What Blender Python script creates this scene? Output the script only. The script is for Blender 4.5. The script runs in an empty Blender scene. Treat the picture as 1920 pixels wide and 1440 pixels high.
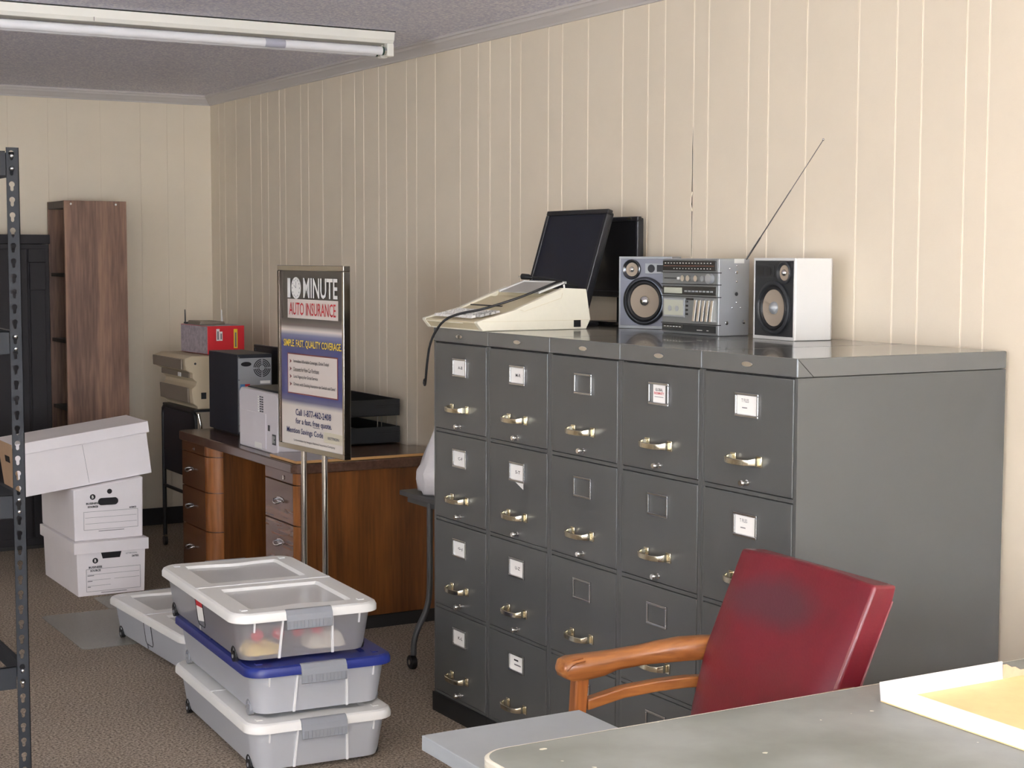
import bpy, math, random
from mathutils import Matrix, Vector
random.seed(7)
PI = math.pi
scene = bpy.context.scene
C = scene.collection

# ------------------------------------------------------------------ camera
F_PX, YAW, PITCH, ROLL = 3034.6, 0.5226, 0.0791, 0.0027
CAM = Vector((-2.521, -3.0039, 1.5707))
fwd = Vector((math.sin(YAW)*math.cos(PITCH), math.cos(YAW)*math.cos(PITCH), -math.sin(PITCH)))
rgt = fwd.cross(Vector((0, 0, 1))).normalized()
upv = rgt.cross(fwd)
r2 = math.cos(ROLL)*rgt + math.sin(ROLL)*upv
u2 = -math.sin(ROLL)*rgt + math.cos(ROLL)*upv
cd = bpy.data.cameras.new('camera')
cd.sensor_fit = 'HORIZONTAL'; cd.sensor_width = 36.0
cd.lens = F_PX/1920*36.0
cd.clip_start = 0.05; cd.clip_end = 100
cam = bpy.data.objects.new('camera', cd); C.objects.link(cam)
M = Matrix.Identity(4)
for i in range(3):
    M[i][0] = r2[i]; M[i][1] = u2[i]; M[i][2] = -fwd[i]; M[i][3] = CAM[i]
cam.matrix_world = M
scene.camera = cam

# ------------------------------------------------------------------ world, lights, exposure
scene.view_settings.view_transform = 'Standard'
scene.view_settings.look = 'None'
scene.view_settings.gamma = 1.0
scene.view_settings.use_curve_mapping = False
scene.view_settings.exposure = 0.0
wd = bpy.data.worlds.new('sky'); scene.world = wd; wd.use_nodes = True
bgn = wd.node_tree.nodes['Background']
bgn.inputs[0].default_value = (0.80, 0.90, 1.0, 1); bgn.inputs[1].default_value = 1.0

def area(name, loc, rot, sx, sy, power, col):
    l = bpy.data.lights.new(name, 'AREA'); l.shape = 'RECTANGLE'; l.size = sx; l.size_y = sy
    l.energy = power; l.color = col
    o = bpy.data.objects.new(name, l); C.objects.link(o); o.location = loc; o.rotation_euler = rot
    return o
# daylight entering through the shop window in the wall behind the camera
area('daylight', (-2.6, -6.12, 1.45), (PI/2, 0, PI), 4.6, 1.9, 1320, (0.91, 0.955, 1.0))
# added fill at the same window, tilted up to brighten the ceiling
area('ceiling_fill', (-2.6, -6.10, 0.95), (PI/2+math.radians(38), 0, PI), 4.6, 0.9, 3800, (0.80, 0.88, 1.0))
# added fill from the left, tilted up to lift walls and ceiling
area('side_fill', (-5.12, 0.2, 1.35), (PI/2+math.radians(33), 0, -PI/2), 3.4, 1.4, 88, (0.84, 0.90, 1.0))
LAMP_POWER = 37.0

# ------------------------------------------------------------------ helpers
def lin(c):
    return tuple(((v/255)/12.92 if v/255 <= 0.04045 else ((v/255+0.055)/1.055)**2.4) for v in c)

MATS = {}
def mat(name, rgb, rough=0.5, metal=0.0, nz=None, bump=None, spec=0.5, coat=0.0, stretch=(1, 1, 1), rgb2=None, sub=0):
    """procedural principled material; nz=(scale, contrast) colour mottling, bump=(scale, strength)"""
    m = bpy.data.materials.new(name); m.use_nodes = True
    nt = m.node_tree; N = nt.nodes; L = nt.links
    b = N['Principled BSDF']
    c = lin(rgb)
    b.inputs['Base Color'].default_value = (*c, 1)
    b.inputs['Roughness'].default_value = rough
    b.inputs['Metallic'].default_value = metal
    b.inputs['Specular IOR Level'].default_value = spec
    b.inputs['Coat Weight'].default_value = coat
    tc = N.new('ShaderNodeTexCoord'); mp = N.new('ShaderNodeMapping')
    mp.inputs['Scale'].default_value = stretch
    L.new(tc.outputs['Object'], mp.inputs['Vector'])
    if nz:
        t = N.new('ShaderNodeTexNoise'); t.inputs['Scale'].default_value = nz[0]
        t.inputs['Detail'].default_value = 6; t.inputs['Roughness'].default_value = 0.65
        L.new(mp.outputs[0], t.inputs['Vector'])
        r = N.new('ShaderNodeValToRGB')
        r.color_ramp.elements[0].position = 0.32; r.color_ramp.elements[1].position = 0.68
        if rgb2:
            a2 = lin(rgb2); r.color_ramp.elements[0].color = (*a2, 1); r.color_ramp.elements[1].color = (*c, 1)
        else:
            k = nz[1]
            r.color_ramp.elements[0].color = (*(v*(1-k) for v in c), 1)
            r.color_ramp.elements[1].color = (*(min(1, v*(1+k)) for v in c), 1)
        L.new(t.outputs['Fac'], r.inputs['Fac']); L.new(r.outputs['Color'], b.inputs['Base Color'])
    if bump:
        t2 = N.new('ShaderNodeTexNoise'); t2.inputs['Scale'].default_value = bump[0]
        t2.inputs['Detail'].default_value = 4
        L.new(mp.outputs[0], t2.inputs['Vector'])
        bp = N.new('ShaderNodeBump'); bp.inputs['Strength'].default_value = bump[1]; bp.inputs['Distance'].default_value = 0.01
        L.new(t2.outputs['Fac'], bp.inputs['Height']); L.new(bp.outputs[0], b.inputs['Normal'])
    MATS[name] = m
    return m

def wood(name, dark, light, rough, axis, scale=14, coat=0.0):
    """grain running along one axis of the part"""
    m = bpy.data.materials.new(name); m.use_nodes = True
    nt = m.node_tree; N = nt.nodes; L = nt.links; b = N['Principled BSDF']
    tc = N.new('ShaderNodeTexCoord'); mp = N.new('ShaderNodeMapping')
    s = [1.0, 1.0, 1.0]; s['xyz'.index(axis)] = 0.07
    mp.inputs['Scale'].default_value = s
    L.new(tc.outputs['Object'], mp.inputs['Vector'])
    n1 = N.new('ShaderNodeTexNoise'); n1.inputs['Scale'].default_value = scale; n1.inputs['Detail'].default_value = 5
    n1.inputs['Distortion'].default_value = 0.9
    n2 = N.new('ShaderNodeTexNoise'); n2.inputs['Scale'].default_value = scale*9; n2.inputs['Detail'].default_value = 4
    L.new(mp.outputs[0], n1.inputs['Vector']); L.new(mp.outputs[0], n2.inputs['Vector'])
    mx = N.new('ShaderNodeMath'); mx.operation = 'MULTIPLY_ADD'; mx.inputs[1].default_value = 0.45
    L.new(n2.outputs['Fac'], mx.inputs[0])
    m2 = N.new('ShaderNodeMath'); m2.operation = 'MULTIPLY'; m2.inputs[1].default_value = 0.6
    L.new(n1.outputs['Fac'], m2.inputs[0]); L.new(m2.outputs[0], mx.inputs[2])
    r = N.new('ShaderNodeValToRGB')
    r.color_ramp.elements[0].position = 0.38; r.color_ramp.elements[1].position = 0.66
    r.color_ramp.elements[0].color = (*lin(dark), 1); r.color_ramp.elements[1].color = (*lin(light), 1)
    L.new(mx.outputs[0], r.inputs['Fac']); L.new(r.outputs['Color'], b.inputs['Base Color'])
    b.inputs['Roughness'].default_value = rough; b.inputs['Coat Weight'].default_value = coat
    b.inputs['Coat Roughness'].default_value = 0.15
    MATS[name] = m
    return m

def plastic_sheet(name, rgb, clear, trans, rough=0.3):
    """milky see-through plastic: part straight-through, part translucent, part surface"""
    m = bpy.data.materials.new(name); m.use_nodes = True
    nt = m.node_tree; N = nt.nodes; L = nt.links
    out = N['Material Output']; b = N['Principled BSDF']
    b.inputs['Base Color'].default_value = (*lin(rgb), 1); b.inputs['Roughness'].default_value = rough
    tl = N.new('ShaderNodeBsdfTranslucent'); tl.inputs[0].default_value = (*lin(rgb), 1)
    tp = N.new('ShaderNodeBsdfTransparent'); tp.inputs[0].default_value = (0.93, 0.94, 0.95, 1)
    m1 = N.new('ShaderNodeMixShader'); m1.inputs[0].default_value = trans
    L.new(b.outputs[0], m1.inputs[1]); L.new(tl.outputs[0], m1.inputs[2])
    m2 = N.new('ShaderNodeMixShader'); m2.inputs[0].default_value = clear
    L.new(m1.outputs[0], m2.inputs[1]); L.new(tp.outputs[0], m2.inputs[2])
    L.new(m2.outputs[0], out.inputs['Surface'])
    MATS[name] = m
    return m

def rrect(x0, x1, y0, y1, r, n=5):
    """rounded rectangle outline, counter-clockwise"""
    pts = []
    for cx, cy, a0 in ((x1-r, y1-r, 0), (x0+r, y1-r, PI/2), (x0+r, y0+r, PI), (x1-r, y0+r, 1.5*PI)):
        for k in range(n+1):
            a = a0+PI/2*k/n
            pts.append((cx+r*math.cos(a), cy+r*math.sin(a)))
    return pts

class MB:
    """collects the faces of one mesh; o is subtracted from every vertex"""
    def __init__(s, o=(0, 0, 0)):
        s.v = []; s.f = []; s.m = []; s.o = o; s.cur = 0
    def add(s, pts, faces):
        b = len(s.v)
        s.v += [(p[0]-s.o[0], p[1]-s.o[1], p[2]-s.o[2]) for p in pts]
        s.f += [tuple(b+i for i in f) for f in faces]
        s.m += [s.cur]*len(faces)
        return s
    def mi(s, i):
        s.cur = i; return s
    def box(s, x0, x1, y0, y1, z0, z1):
        p = [(x0, y0, z0), (x1, y0, z0), (x1, y1, z0), (x0, y1, z0), (x0, y0, z1), (x1, y0, z1), (x1, y1, z1), (x0, y1, z1)]
        return s.add(p, [(0, 3, 2, 1), (4, 5, 6, 7), (0, 1, 5, 4), (1, 2, 6, 5), (2, 3, 7, 6), (3, 0, 4, 7)])
    def hexa(s, p):
        return s.add(p, [(0, 3, 2, 1), (4, 5, 6, 7), (0, 1, 5, 4), (1, 2, 6, 5), (2, 3, 7, 6), (3, 0, 4, 7)])
    def loft(s, rings, cap=True, closed=True):
        n = len(rings[0]); pts = [p for r in rings for p in r]; fs = []
        for i in range(len(rings)-1):
            for k in range(n if closed else n-1):
                k2 = (k+1) % n
                fs.append((i*n+k, i*n+k2, (i+1)*n+k2, (i+1)*n+k))
        if cap:
            fs.append(tuple(reversed(range(n)))); fs.append(tuple((len(rings)-1)*n+k for k in range(n)))
        return s.add(pts, fs)
    def prism(s, outline, a0, a1, axis='z'):
        """extrude a 2-D outline along an axis; the outline is (x,y), (x,z) for y, (y,z) for x"""
        def P(u, v, w):
            return {'z': (u, v, w), 'y': (u, w, v), 'x': (w, u, v)}[axis]
        return s.loft([[P(u, v, a0) for u, v in outline], [P(u, v, a1) for u, v in outline]])
    def cyl(s, c, r, h, axis='z', n=16, r1=None):
        r1 = r if r1 is None else r1
        def ring(rr, t):
            o = []
            for k in range(n):
                a = 2*PI*k/n; u, v = rr*math.cos(a), rr*math.sin(a)
                o.append({'z': (c[0]+u, c[1]+v, c[2]+t), 'y': (c[0]+u, c[1]+t, c[2]+v), 'x': (c[0]+t, c[1]+u, c[2]+v)}[axis])
            return o
        return s.loft([ring(r, 0), ring(r1, h)])
    def lathe(s, c, prof, axis='y', n=32, cap=False):
        """prof: list of (radius, distance along axis)"""
        rings = []
        for rr, t in prof:
            o = []
            for k in range(n):
                a = 2*PI*k/n; u, v = max(rr, 1e-5)*math.cos(a), max(rr, 1e-5)*math.sin(a)
                o.append({'z': (c[0]+u, c[1]+v, c[2]+t), 'y': (c[0]+u, c[1]+t, c[2]+v), 'x': (c[0]+t, c[1]+u, c[2]+v)}[axis])
            rings.append(o)
        return s.loft(rings, cap=cap)
    def tube(s, path, r, n=8, smooth_path=0):
        P = [Vector(p) for p in path]
        for _ in range(smooth_path):
            Q = [P[0]]
            for a, b in zip(P[:-1], P[1:]):
                Q += [a*0.75+b*0.25, a*0.25+b*0.75]
            Q.append(P[-1]); P = Q
        rings = []; ref = Vector((0.31, 0.17, 0.93)).normalized()
        for i, p in enumerate(P):
            d = (P[min(i+1, len(P)-1)]-P[max(i-1, 0)]).normalized()
            e = d.cross(ref)
            if e.length < 1e-3: e = d.cross(Vector((1, 0, 0)))
            e.normalize(); g = d.cross(e); rr = r[i] if isinstance(r, (list, tuple)) else r
            rings.append([tuple(p+e*rr*math.cos(2*PI*k/n)+g*rr*math.sin(2*PI*k/n)) for k in range(n)])
        return s.loft(rings)
    def ring(s, outer, inner, zo, zi, P=None):
        """flat band between two outlines of equal count"""
        P = P or (lambda u, v, w: (u, v, w))
        n = len(outer)
        pts = [P(u, v, zo) for u, v in outer]+[P(u, v, zi) for u, v in inner]
        return s.add(pts, [(k, (k+1) % n, n+(k+1) % n, n+k) for k in range(n)])
    def sphere(s, c, r, n=12, sq=1.0):
        m_ = n//2
        return s.lathe((c[0], c[1], c[2]), [(r*math.sin(PI*i/m_), -r*sq*math.cos(PI*i/m_)) for i in range(m_+1)], axis='z', n=n)
    def build(s, name, mats, parent=None, bevel=0, smooth=None, seg=2, solid=0, subsurf=0):
        me = bpy.data.meshes.new(name)
        me.from_pydata(s.v, [], s.f)
        if not isinstance(mats, (list, tuple)): mats = [mats]
        for m in mats: me.materials.append(MATS[m])
        if len(mats) > 1: me.polygons.foreach_set('material_index', s.m)
        me.update()
        if smooth is not None:
            me.polygons.foreach_set('use_smooth', [True]*len(me.polygons))
            me.set_sharp_from_angle(angle=math.radians(smooth))
        o = bpy.data.objects.new(name, me); C.objects.link(o)
        if parent is not None: o.parent = parent
        if solid:
            md = o.modifiers.new('solid', 'SOLIDIFY'); md.thickness = solid; md.offset = 0
        if bevel:
            md = o.modifiers.new('bevel', 'BEVEL'); md.width = bevel; md.segments = seg; md.limit_method = 'ANGLE'
            md.angle_limit = math.radians(40)
            md.harden_normals = False
        if subsurf:
            md = o.modifiers.new('sub', 'SUBSURF'); md.levels = subsurf; md.render_levels = subsurf
        return o

def thing(name, label, cat, loc=(0, 0, 0), rotz=0.0, group=None, rot=None):
    o = bpy.data.objects.new(name, None); C.objects.link(o)
    o.empty_display_size = 0.1
    o.location = loc; o.rotation_euler = rot or (0, 0, rotz)
    o['label'] = label; o['category'] = cat
    if group: o['group'] = group
    return o
def tag(o, label, cat, group=None):
    o['label'] = label; o['category'] = cat
    if group: o['group'] = group
    return o
def struct(o):
    o['kind'] = 'structure'; return o

TEXT_CACHE = {}
def text(s, name, cx, cz, w, h, y, m, parent, bold=0.0, italic=0.0):
    """flat lettering on a face that looks towards local -y, fitted into w x h"""
    key = (s, bold, italic)
    if key not in TEXT_CACHE:
        cu = bpy.data.curves.new('lettering', 'FONT'); cu.body = s; cu.offset = bold; cu.shear = italic; cu.resolution_u = 2
        ob = bpy.data.objects.new('lettering', cu); C.objects.link(ob)
        dg = bpy.context.evaluated_depsgraph_get()
        me = bpy.data.meshes.new_from_object(ob.evaluated_get(dg))
        TEXT_CACHE[key] = ([tuple(v.co) for v in me.vertices], [tuple(p.vertices) for p in me.polygons])
        bpy.data.objects.remove(ob); bpy.data.curves.remove(cu); bpy.data.meshes.remove(me)
    V, Fc = TEXT_CACHE[key]
    x0 = min(v[0] for v in V); x1 = max(v[0] for v in V); y0 = min(v[1] for v in V); y1 = max(v[1] for v in V)
    mb = MB()
    mb.add([(cx+((v[0]-x0)/(x1-x0)-0.5)*w, y, cz+((v[1]-y0)/(y1-y0)-0.5)*h) for v in V], Fc)
    return mb.build(name, m, parent)

# ------------------------------------------------------------------ materials
mat("wall_cream", (232, 219, 198), 0.62, nz=(3.0, 0.025), bump=(300, 0.03))
mat('groove_cream', (255, 244, 226), 0.6)
mat('dark_gap', (20, 18, 16), 0.9)
mat('trim_white', (206, 200, 196), 0.45)
mat('vinyl_black', (38, 36, 35), 0.5)
mat('steel_top', (92, 93, 92), 0.17, 0.0, nz=(2.2, 0.04), bump=(60, 0.01), spec=0.6, coat=0.3)
mat('steel_grey', (81, 82, 81), 0.32, 0.0, nz=(2.2, 0.05), bump=(420, 0.035), spec=0.5, coat=0.1)
mat('steel_edge', (120, 122, 120), 0.35)
mat('black_steel', (24, 25, 27), 0.5)
mat('rack_black', (26, 29, 34), 0.6, nz=(30, 0.06), spec=0.3)
mat('chrome', (235, 235, 232), 0.12, 1.0)
mat('nickel', (204, 206, 208), 0.22, 1.0)
mat('sign_chrome', (176, 170, 160), 0.14, 1.0)
mat('chrome_brown_reflect', (92, 80, 70), 0.25, 0.8)  # chrome bar with its brown reflection put into the colour
mat('brass', (222, 215, 192), 0.22, 1.0)
mat('card_white', (246, 244, 240), 0.7)
mat('ink', (26, 26, 30), 0.7)
mat('ink_grey', (120, 118, 122), 0.7)
mat('ink_red', (196, 40, 48), 0.7)
mat('ink_navy', (30, 38, 88), 0.6)
mat('ink_yellow', (246, 214, 66), 0.6)
mat('ink_maroon', (120, 50, 50), 0.6)
mat('typewriter_cream', (238, 233, 214), 0.5, nz=(60, 0.015))
mat('typewriter_tan', (216, 203, 170), 0.5)
mat('key_white', (232, 230, 226), 0.5)
mat('key_grey', (178, 176, 172), 0.5)
mat('rubber_black', (22, 22, 24), 0.5)
mat('plastic_black', (26, 26, 30), 0.35)
mat('screen_black', (11, 16, 32), 0.3)
mat('screen_gloss', (30, 30, 32), 0.16)
mat('silver_plastic', (164, 167, 170), 0.36, 0.35)
mat('ring_metal', (92, 95, 100), 0.18, 0.85)
mat('deck_grey', (128, 130, 130), 0.4, 0.3)
mat('silver_light', (222, 222, 220), 0.42, 0.15)
mat('silver_face', (132, 134, 144), 0.38, 0.35)
mat('charcoal', (40, 42, 45), 0.45)
mat('cone_tan', (158, 144, 128), 0.75)
mat('dial_black', (30, 31, 33), 0.25)
mat('dial_brown', (92, 58, 44), 0.4)
mat('tape_window', (186, 188, 172), 0.15)
mat('red_leather', (98, 22, 32), 0.36, nz=(5.0, 0.16), bump=(160, 0.06), coat=0.12)
wood('oak_orange', (116, 66, 30), (172, 112, 60), 0.3, 'y', 10, 0.35)
wood('oak_upright', (106, 58, 26), (160, 98, 50), 0.32, 'z', 10, 0.3)
wood('desk_top_wood', (74, 50, 40), (98, 70, 56), 0.22, 'x', 9, 0.3)
wood('desk_front_wood', (84, 50, 30), (116, 74, 46), 0.25, 'x', 8, 0.3)
wood('desk_side_wood', (78, 44, 18), (122, 72, 32), 0.32, 'z', 8, 0.2)
wood('desk_round_wood', (104, 60, 28), (152, 94, 48), 0.26, 'z', 8, 0.3)
wood('lit_edge_tan', (178, 132, 80), (206, 160, 104), 0.45, 'x', 14)  # tan of the light reflected along the tabletop edge
wood('bookcase_wood', (88, 62, 50), (150, 114, 92), 0.5, 'z', 9)
wood('bookcase_dark', (44, 32, 28), (62, 47, 40), 0.55, 'z', 9)
mat('locker_dark', (36, 33, 35), 0.6, nz=(4, 0.06), spec=0.25)
mat('card_box', (246, 240, 241), 0.75, nz=(6, 0.02))
mat('card_brown', (196, 164, 134), 0.85, nz=(20, 0.04))
mat('kraft', (236, 206, 150), 0.8, nz=(18, 0.05))
mat('lid_white', (240, 239, 235), 0.32)
mat('lid_blue', (28, 42, 116), 0.35)
mat('latch_grey', (138, 140, 145), 0.4)
plastic_sheet('bin_clear', (232, 232, 236), 0.60, 0.35, 0.3)
plastic_sheet('bin_milky', (228, 230, 236), 0.12, 0.30, 0.4)
plastic_sheet('lid_window', (244, 244, 242), 0.16, 0.12, 0.2)
plastic_sheet('mat_plastic', (196, 192, 180), 0.62, 0.1, 0.25)
mat('rib_white', (238, 238, 238), 0.4)
mat('cloth_yellow', (240, 206, 120), 0.9)
mat('cloth_white', (246, 234, 214), 0.9)
mat('bauble_red', (214, 24, 44), 0.2)
mat('dark_purple', (70, 44, 62), 0.6)
mat('printer_white', (226, 220, 224), 0.4)
mat('printer_beige', (202, 186, 158), 0.5)
mat('printer_taupe', (132, 120, 106), 0.5)
mat('pc_black', (30, 32, 42), 0.5)
mat('pc_metal', (160, 162, 166), 0.4, 0.3)
mat('port_blue', (70, 120, 170), 0.5)
mat('box_red', (206, 34, 44), 0.5)
mat('box_print', (172, 162, 168), 0.7, nz=(45, 0.25))
mat('sticker_yellow', (238, 212, 60), 0.6)
mat('bag_white', (236, 232, 234), 0.35, bump=(22, 0.5))
mat('cart_grey', (70, 70, 70), 0.5)
mat('frame_dark', (38, 37, 36), 0.25)
mat('lamp_housing', (238, 236, 228), 0.4)
mat('lamp_tube', (238, 238, 242), 0.18)
mat('tube_band', (40, 70, 60), 0.5)
mat('tube_grey_sleeve', (176, 176, 190), 0.3)
mat('sign_plate', (214, 206, 184), 0.5)
mat('inset_paper', (226, 214, 206), 0.6)
mat('desk_rim', (226, 222, 208), 0.35, 0.2)
mat('leaf_grey', (140, 145, 149), 0.42, nz=(7, 0.04))

def special_materials():
    # carpet: mottled brown-grey loops
    m = mat('carpet', (124, 110, 98), 0.95, spec=0.1); nt = m.node_tree; N = nt.nodes; L = nt.links; b = N['Principled BSDF']
    tc = N.new('ShaderNodeTexCoord')
    n = N.new('ShaderNodeTexNoise'); n.inputs['Scale'].default_value = 120; n.inputs['Detail'].default_value = 3
    n.inputs['Roughness'].default_value = 0.7
    g = N.new('ShaderNodeTexNoise'); g.inputs['Scale'].default_value = 1.3; g.inputs['Detail'].default_value = 3
    L.new(tc.outputs['Object'], n.inputs['Vector']); L.new(tc.outputs['Object'], g.inputs['Vector'])
    r = N.new('ShaderNodeValToRGB'); e = r.color_ramp.elements
    e[0].position = 0.36; e[0].color = (*lin((92, 81, 71)), 1); e[1].position = 0.66; e[1].color = (*lin((194, 178, 160)), 1)
    r2_ = N.new('ShaderNodeValToRGB'); e = r2_.color_ramp.elements
    e[0].position = 0.3; e[0].color = (0.86, 0.86, 0.86, 1); e[1].position = 0.7; e[1].color = (1, 1, 1, 1)
    mx = N.new('ShaderNodeMix'); mx.data_type = 'RGBA'; mx.blend_type = 'MULTIPLY'; mx.inputs[0].default_value = 1
    L.new(n.outputs['Fac'], r.inputs['Fac']); L.new(g.outputs['Fac'], r2_.inputs['Fac'])
    L.new(r.outputs['Color'], mx.inputs[6]); L.new(r2_.outputs['Color'], mx.inputs[7]); L.new(mx.outputs[2], b.inputs['Base Color'])
    bp = N.new('ShaderNodeBump'); bp.inputs['Strength'].default_value = 0.6; bp.inputs['Distance'].default_value = 0.004
    L.new(n.outputs['Fac'], bp.inputs['Height']); L.new(bp.outputs[0], b.inputs['Normal'])
    # sprayed popcorn ceiling with bright grains
    m = mat('popcorn', (206, 202, 206), 0.9, spec=0.2); nt = m.node_tree; N = nt.nodes; L = nt.links; b = N['Principled BSDF']
    tc = N.new('ShaderNodeTexCoord')
    n = N.new('ShaderNodeTexNoise'); n.inputs['Scale'].default_value = 95; n.inputs['Detail'].default_value = 2
    L.new(tc.outputs['Object'], n.inputs['Vector'])
    r = N.new('ShaderNodeValToRGB'); e = r.color_ramp.elements
    e[0].position = 0.40; e[0].color = (*lin((216, 214, 230)), 1); e[1].position = 0.70; e[1].color = (*lin((254, 252, 255)), 1)
    L.new(n.outputs['Fac'], r.inputs['Fac']); L.new(r.outputs['Color'], b.inputs['Base Color'])
    bp = N.new('ShaderNodeBump'); bp.inputs['Strength'].default_value = 0.7; bp.inputs['Distance'].default_value = 0.008
    L.new(n.outputs['Fac'], bp.inputs['Height']); L.new(bp.outputs[0], b.inputs['Normal'])
    # worn grey desk linoleum with pale paint specks
    m = mat('desk_lino', (128, 132, 128), 0.4, spec=0.4); nt = m.node_tree; N = nt.nodes; L = nt.links; b = N['Principled BSDF']
    tc = N.new('ShaderNodeTexCoord')
    n = N.new('ShaderNodeTexNoise'); n.inputs['Scale'].default_value = 5; n.inputs['Detail'].default_value = 6
    v = N.new('ShaderNodeTexNoise'); v.inputs['Scale'].default_value = 34; v.inputs['Detail'].default_value = 2
    L.new(tc.outputs['Object'], n.inputs['Vector']); L.new(tc.outputs['Object'], v.inputs['Vector'])
    r = N.new('ShaderNodeValToRGB'); e = r.color_ramp.elements
    e[0].position = 0.35; e[0].color = (*lin((118, 121, 115)), 1); e[1].position = 0.65; e[1].color = (*lin((142, 145, 141)), 1)
    s = N.new('ShaderNodeValToRGB'); e = s.color_ramp.elements
    e[0].position = 0.735; e[0].color = (0, 0, 0, 1); e[1].position = 0.75; e[1].color = (1, 1, 1, 1)
    mx = N.new('ShaderNodeMix'); mx.data_type = 'RGBA'
    L.new(n.outputs['Fac'], r.inputs['Fac']); L.new(v.outputs['Fac'], s.inputs['Fac'])
    L.new(s.outputs['Color'], mx.inputs[0]); L.new(r.outputs['Color'], mx.inputs[6])
    mx.inputs[7].default_value = (*lin((226, 222, 206)), 1); L.new(mx.outputs[2], b.inputs['Base Color'])
    # printed poster ground: dark brown, pale band, blue, pale lower third (flat print, by height on the sheet)
    m = mat('poster_print', (255, 255, 255), 0.22, coat=0.3); nt = m.node_tree; N = nt.nodes; L = nt.links; b = N['Principled BSDF']
    tc = N.new('ShaderNodeTexCoord'); sp = N.new('ShaderNodeSeparateXYZ'); mr = N.new('ShaderNodeMapRange')
    L.new(tc.outputs['Object'], sp.inputs[0]); L.new(sp.outputs['Z'], mr.inputs['Value'])
    mr.inputs['From Min'].default_value = 1.53; mr.inputs['From Max'].default_value = 0.80
    r = N.new('ShaderNodeValToRGB'); cr = r.color_ramp
    stops = [(0.0, (50, 46, 44)), (0.28, (58, 53, 50)), (0.325, (110, 100, 96)), (0.35, (232, 222, 216)), (0.375, (120, 124, 160)),
             (0.42, (52, 60, 122)), (0.70, (50, 58, 124)), (0.735, (90, 92, 130)), (0.765, (222, 212, 204)), (1.0, (232, 224, 216))]
    cr.elements[0].position = 0; cr.elements[0].color = (*lin(stops[0][1]), 1)
    cr.elements[1].position = 1; cr.elements[1].color = (*lin(stops[-1][1]), 1)
    for p_, c_ in stops[1:-1]:
        el = cr.elements.new(p_); el.color = (*lin(c_), 1)
    L.new(mr.outputs[0], r.inputs['Fac']); L.new(r.outputs['Color'], b.inputs['Base Color'])
    # lit fluorescent tube
    m = bpy.data.materials.new('lamp_lit'); m.use_nodes = True; N = m.node_tree.nodes
    b = N['Principled BSDF']; b.inputs['Emission Color'].default_value = (1.0, 0.88, 0.70, 1); b.inputs['Emission Strength'].default_value = LAMP_POWER
    MATS['lamp_lit'] = m
    # window glass
    m = bpy.data.materials.new('pane_glass'); m.use_nodes = True; nt = m.node_tree; N = nt.nodes; L = nt.links
    tp = N.new('ShaderNodeBsdfTransparent'); gl = N.new('ShaderNodeBsdfGlossy'); gl.inputs['Roughness'].default_value = 0.02
    mx = N.new('ShaderNodeMixShader'); mx.inputs[0].default_value = 0.08
    L.new(tp.outputs[0], mx.inputs[1]); L.new(gl.outputs[0], mx.inputs[2]); L.new(mx.outputs[0], N['Material Output'].inputs['Surface'])
    MATS['pane_glass'] = m
special_materials()
def worn_leather():
    m = MATS['red_leather']; nt = m.node_tree; N = nt.nodes; L = nt.links; b = N['Principled BSDF']
    src = b.inputs['Base Color'].links[0].from_socket
    tc = N.new('ShaderNodeTexCoord'); mp = N.new('ShaderNodeMapping'); mp.vector_type = 'TEXTURE'
    mp.inputs['Location'].default_value = (-0.05, 0.19, 0.805); mp.inputs['Scale'].default_value = (0.17, 0.2, 0.060)
    L.new(tc.outputs['Object'], mp.inputs['Vector'])
    n = N.new('ShaderNodeTexNoise'); n.inputs['Scale'].default_value = 9; n.inputs['Detail'].default_value = 5
    L.new(tc.outputs['Object'], n.inputs['Vector'])
    ln = N.new('ShaderNodeVectorMath'); ln.operation = 'LENGTH'; L.new(mp.outputs[0], ln.inputs[0])
    ad = N.new('ShaderNodeMath'); ad.operation = 'MULTIPLY_ADD'; ad.inputs[1].default_value = 1.1
    L.new(n.outputs['Fac'], ad.inputs[0]); L.new(ln.outputs['Value'], ad.inputs[2])
    r = N.new('ShaderNodeValToRGB'); e = r.color_ramp.elements
    e[0].position = 0.60; e[0].color = (0.62, 0.62, 0.62, 1); e[1].position = 1.0; e[1].color = (0, 0, 0, 1)
    mr = N.new('ShaderNodeMath'); mr.operation = 'MULTIPLY'; mr.inputs[1].default_value = 0.62
    L.new(ad.outputs[0], mr.inputs[0]); L.new(mr.outputs[0], r.inputs['Fac'])
    mx = N.new('ShaderNodeMix'); mx.data_type = 'RGBA'
    L.new(r.outputs['Color'], mx.inputs[0]); L.new(src, mx.inputs[6]); mx.inputs[7].default_value = (*lin((66, 44, 50)), 1)
    L.new(mx.outputs[2], b.inputs['Base Color'])
worn_leather()

# ================================================================== THE ROOM
XW, YB, ZC = 0.7074, 6.133, 2.49           # right wall, back wall, ceiling
XL, YF = -5.2, -6.2                        # left wall, wall behind the camera
struct(MB().box(XL-0.1, XW+0.1, YF-0.1, YB+0.1, -0.1, 0).build('floor', 'carpet'))
struct(MB().box(XL-0.1, XW+0.1, YF-0.1, YB+0.1, ZC, ZC+0.1).build('ceiling', 'popcorn'))

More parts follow.
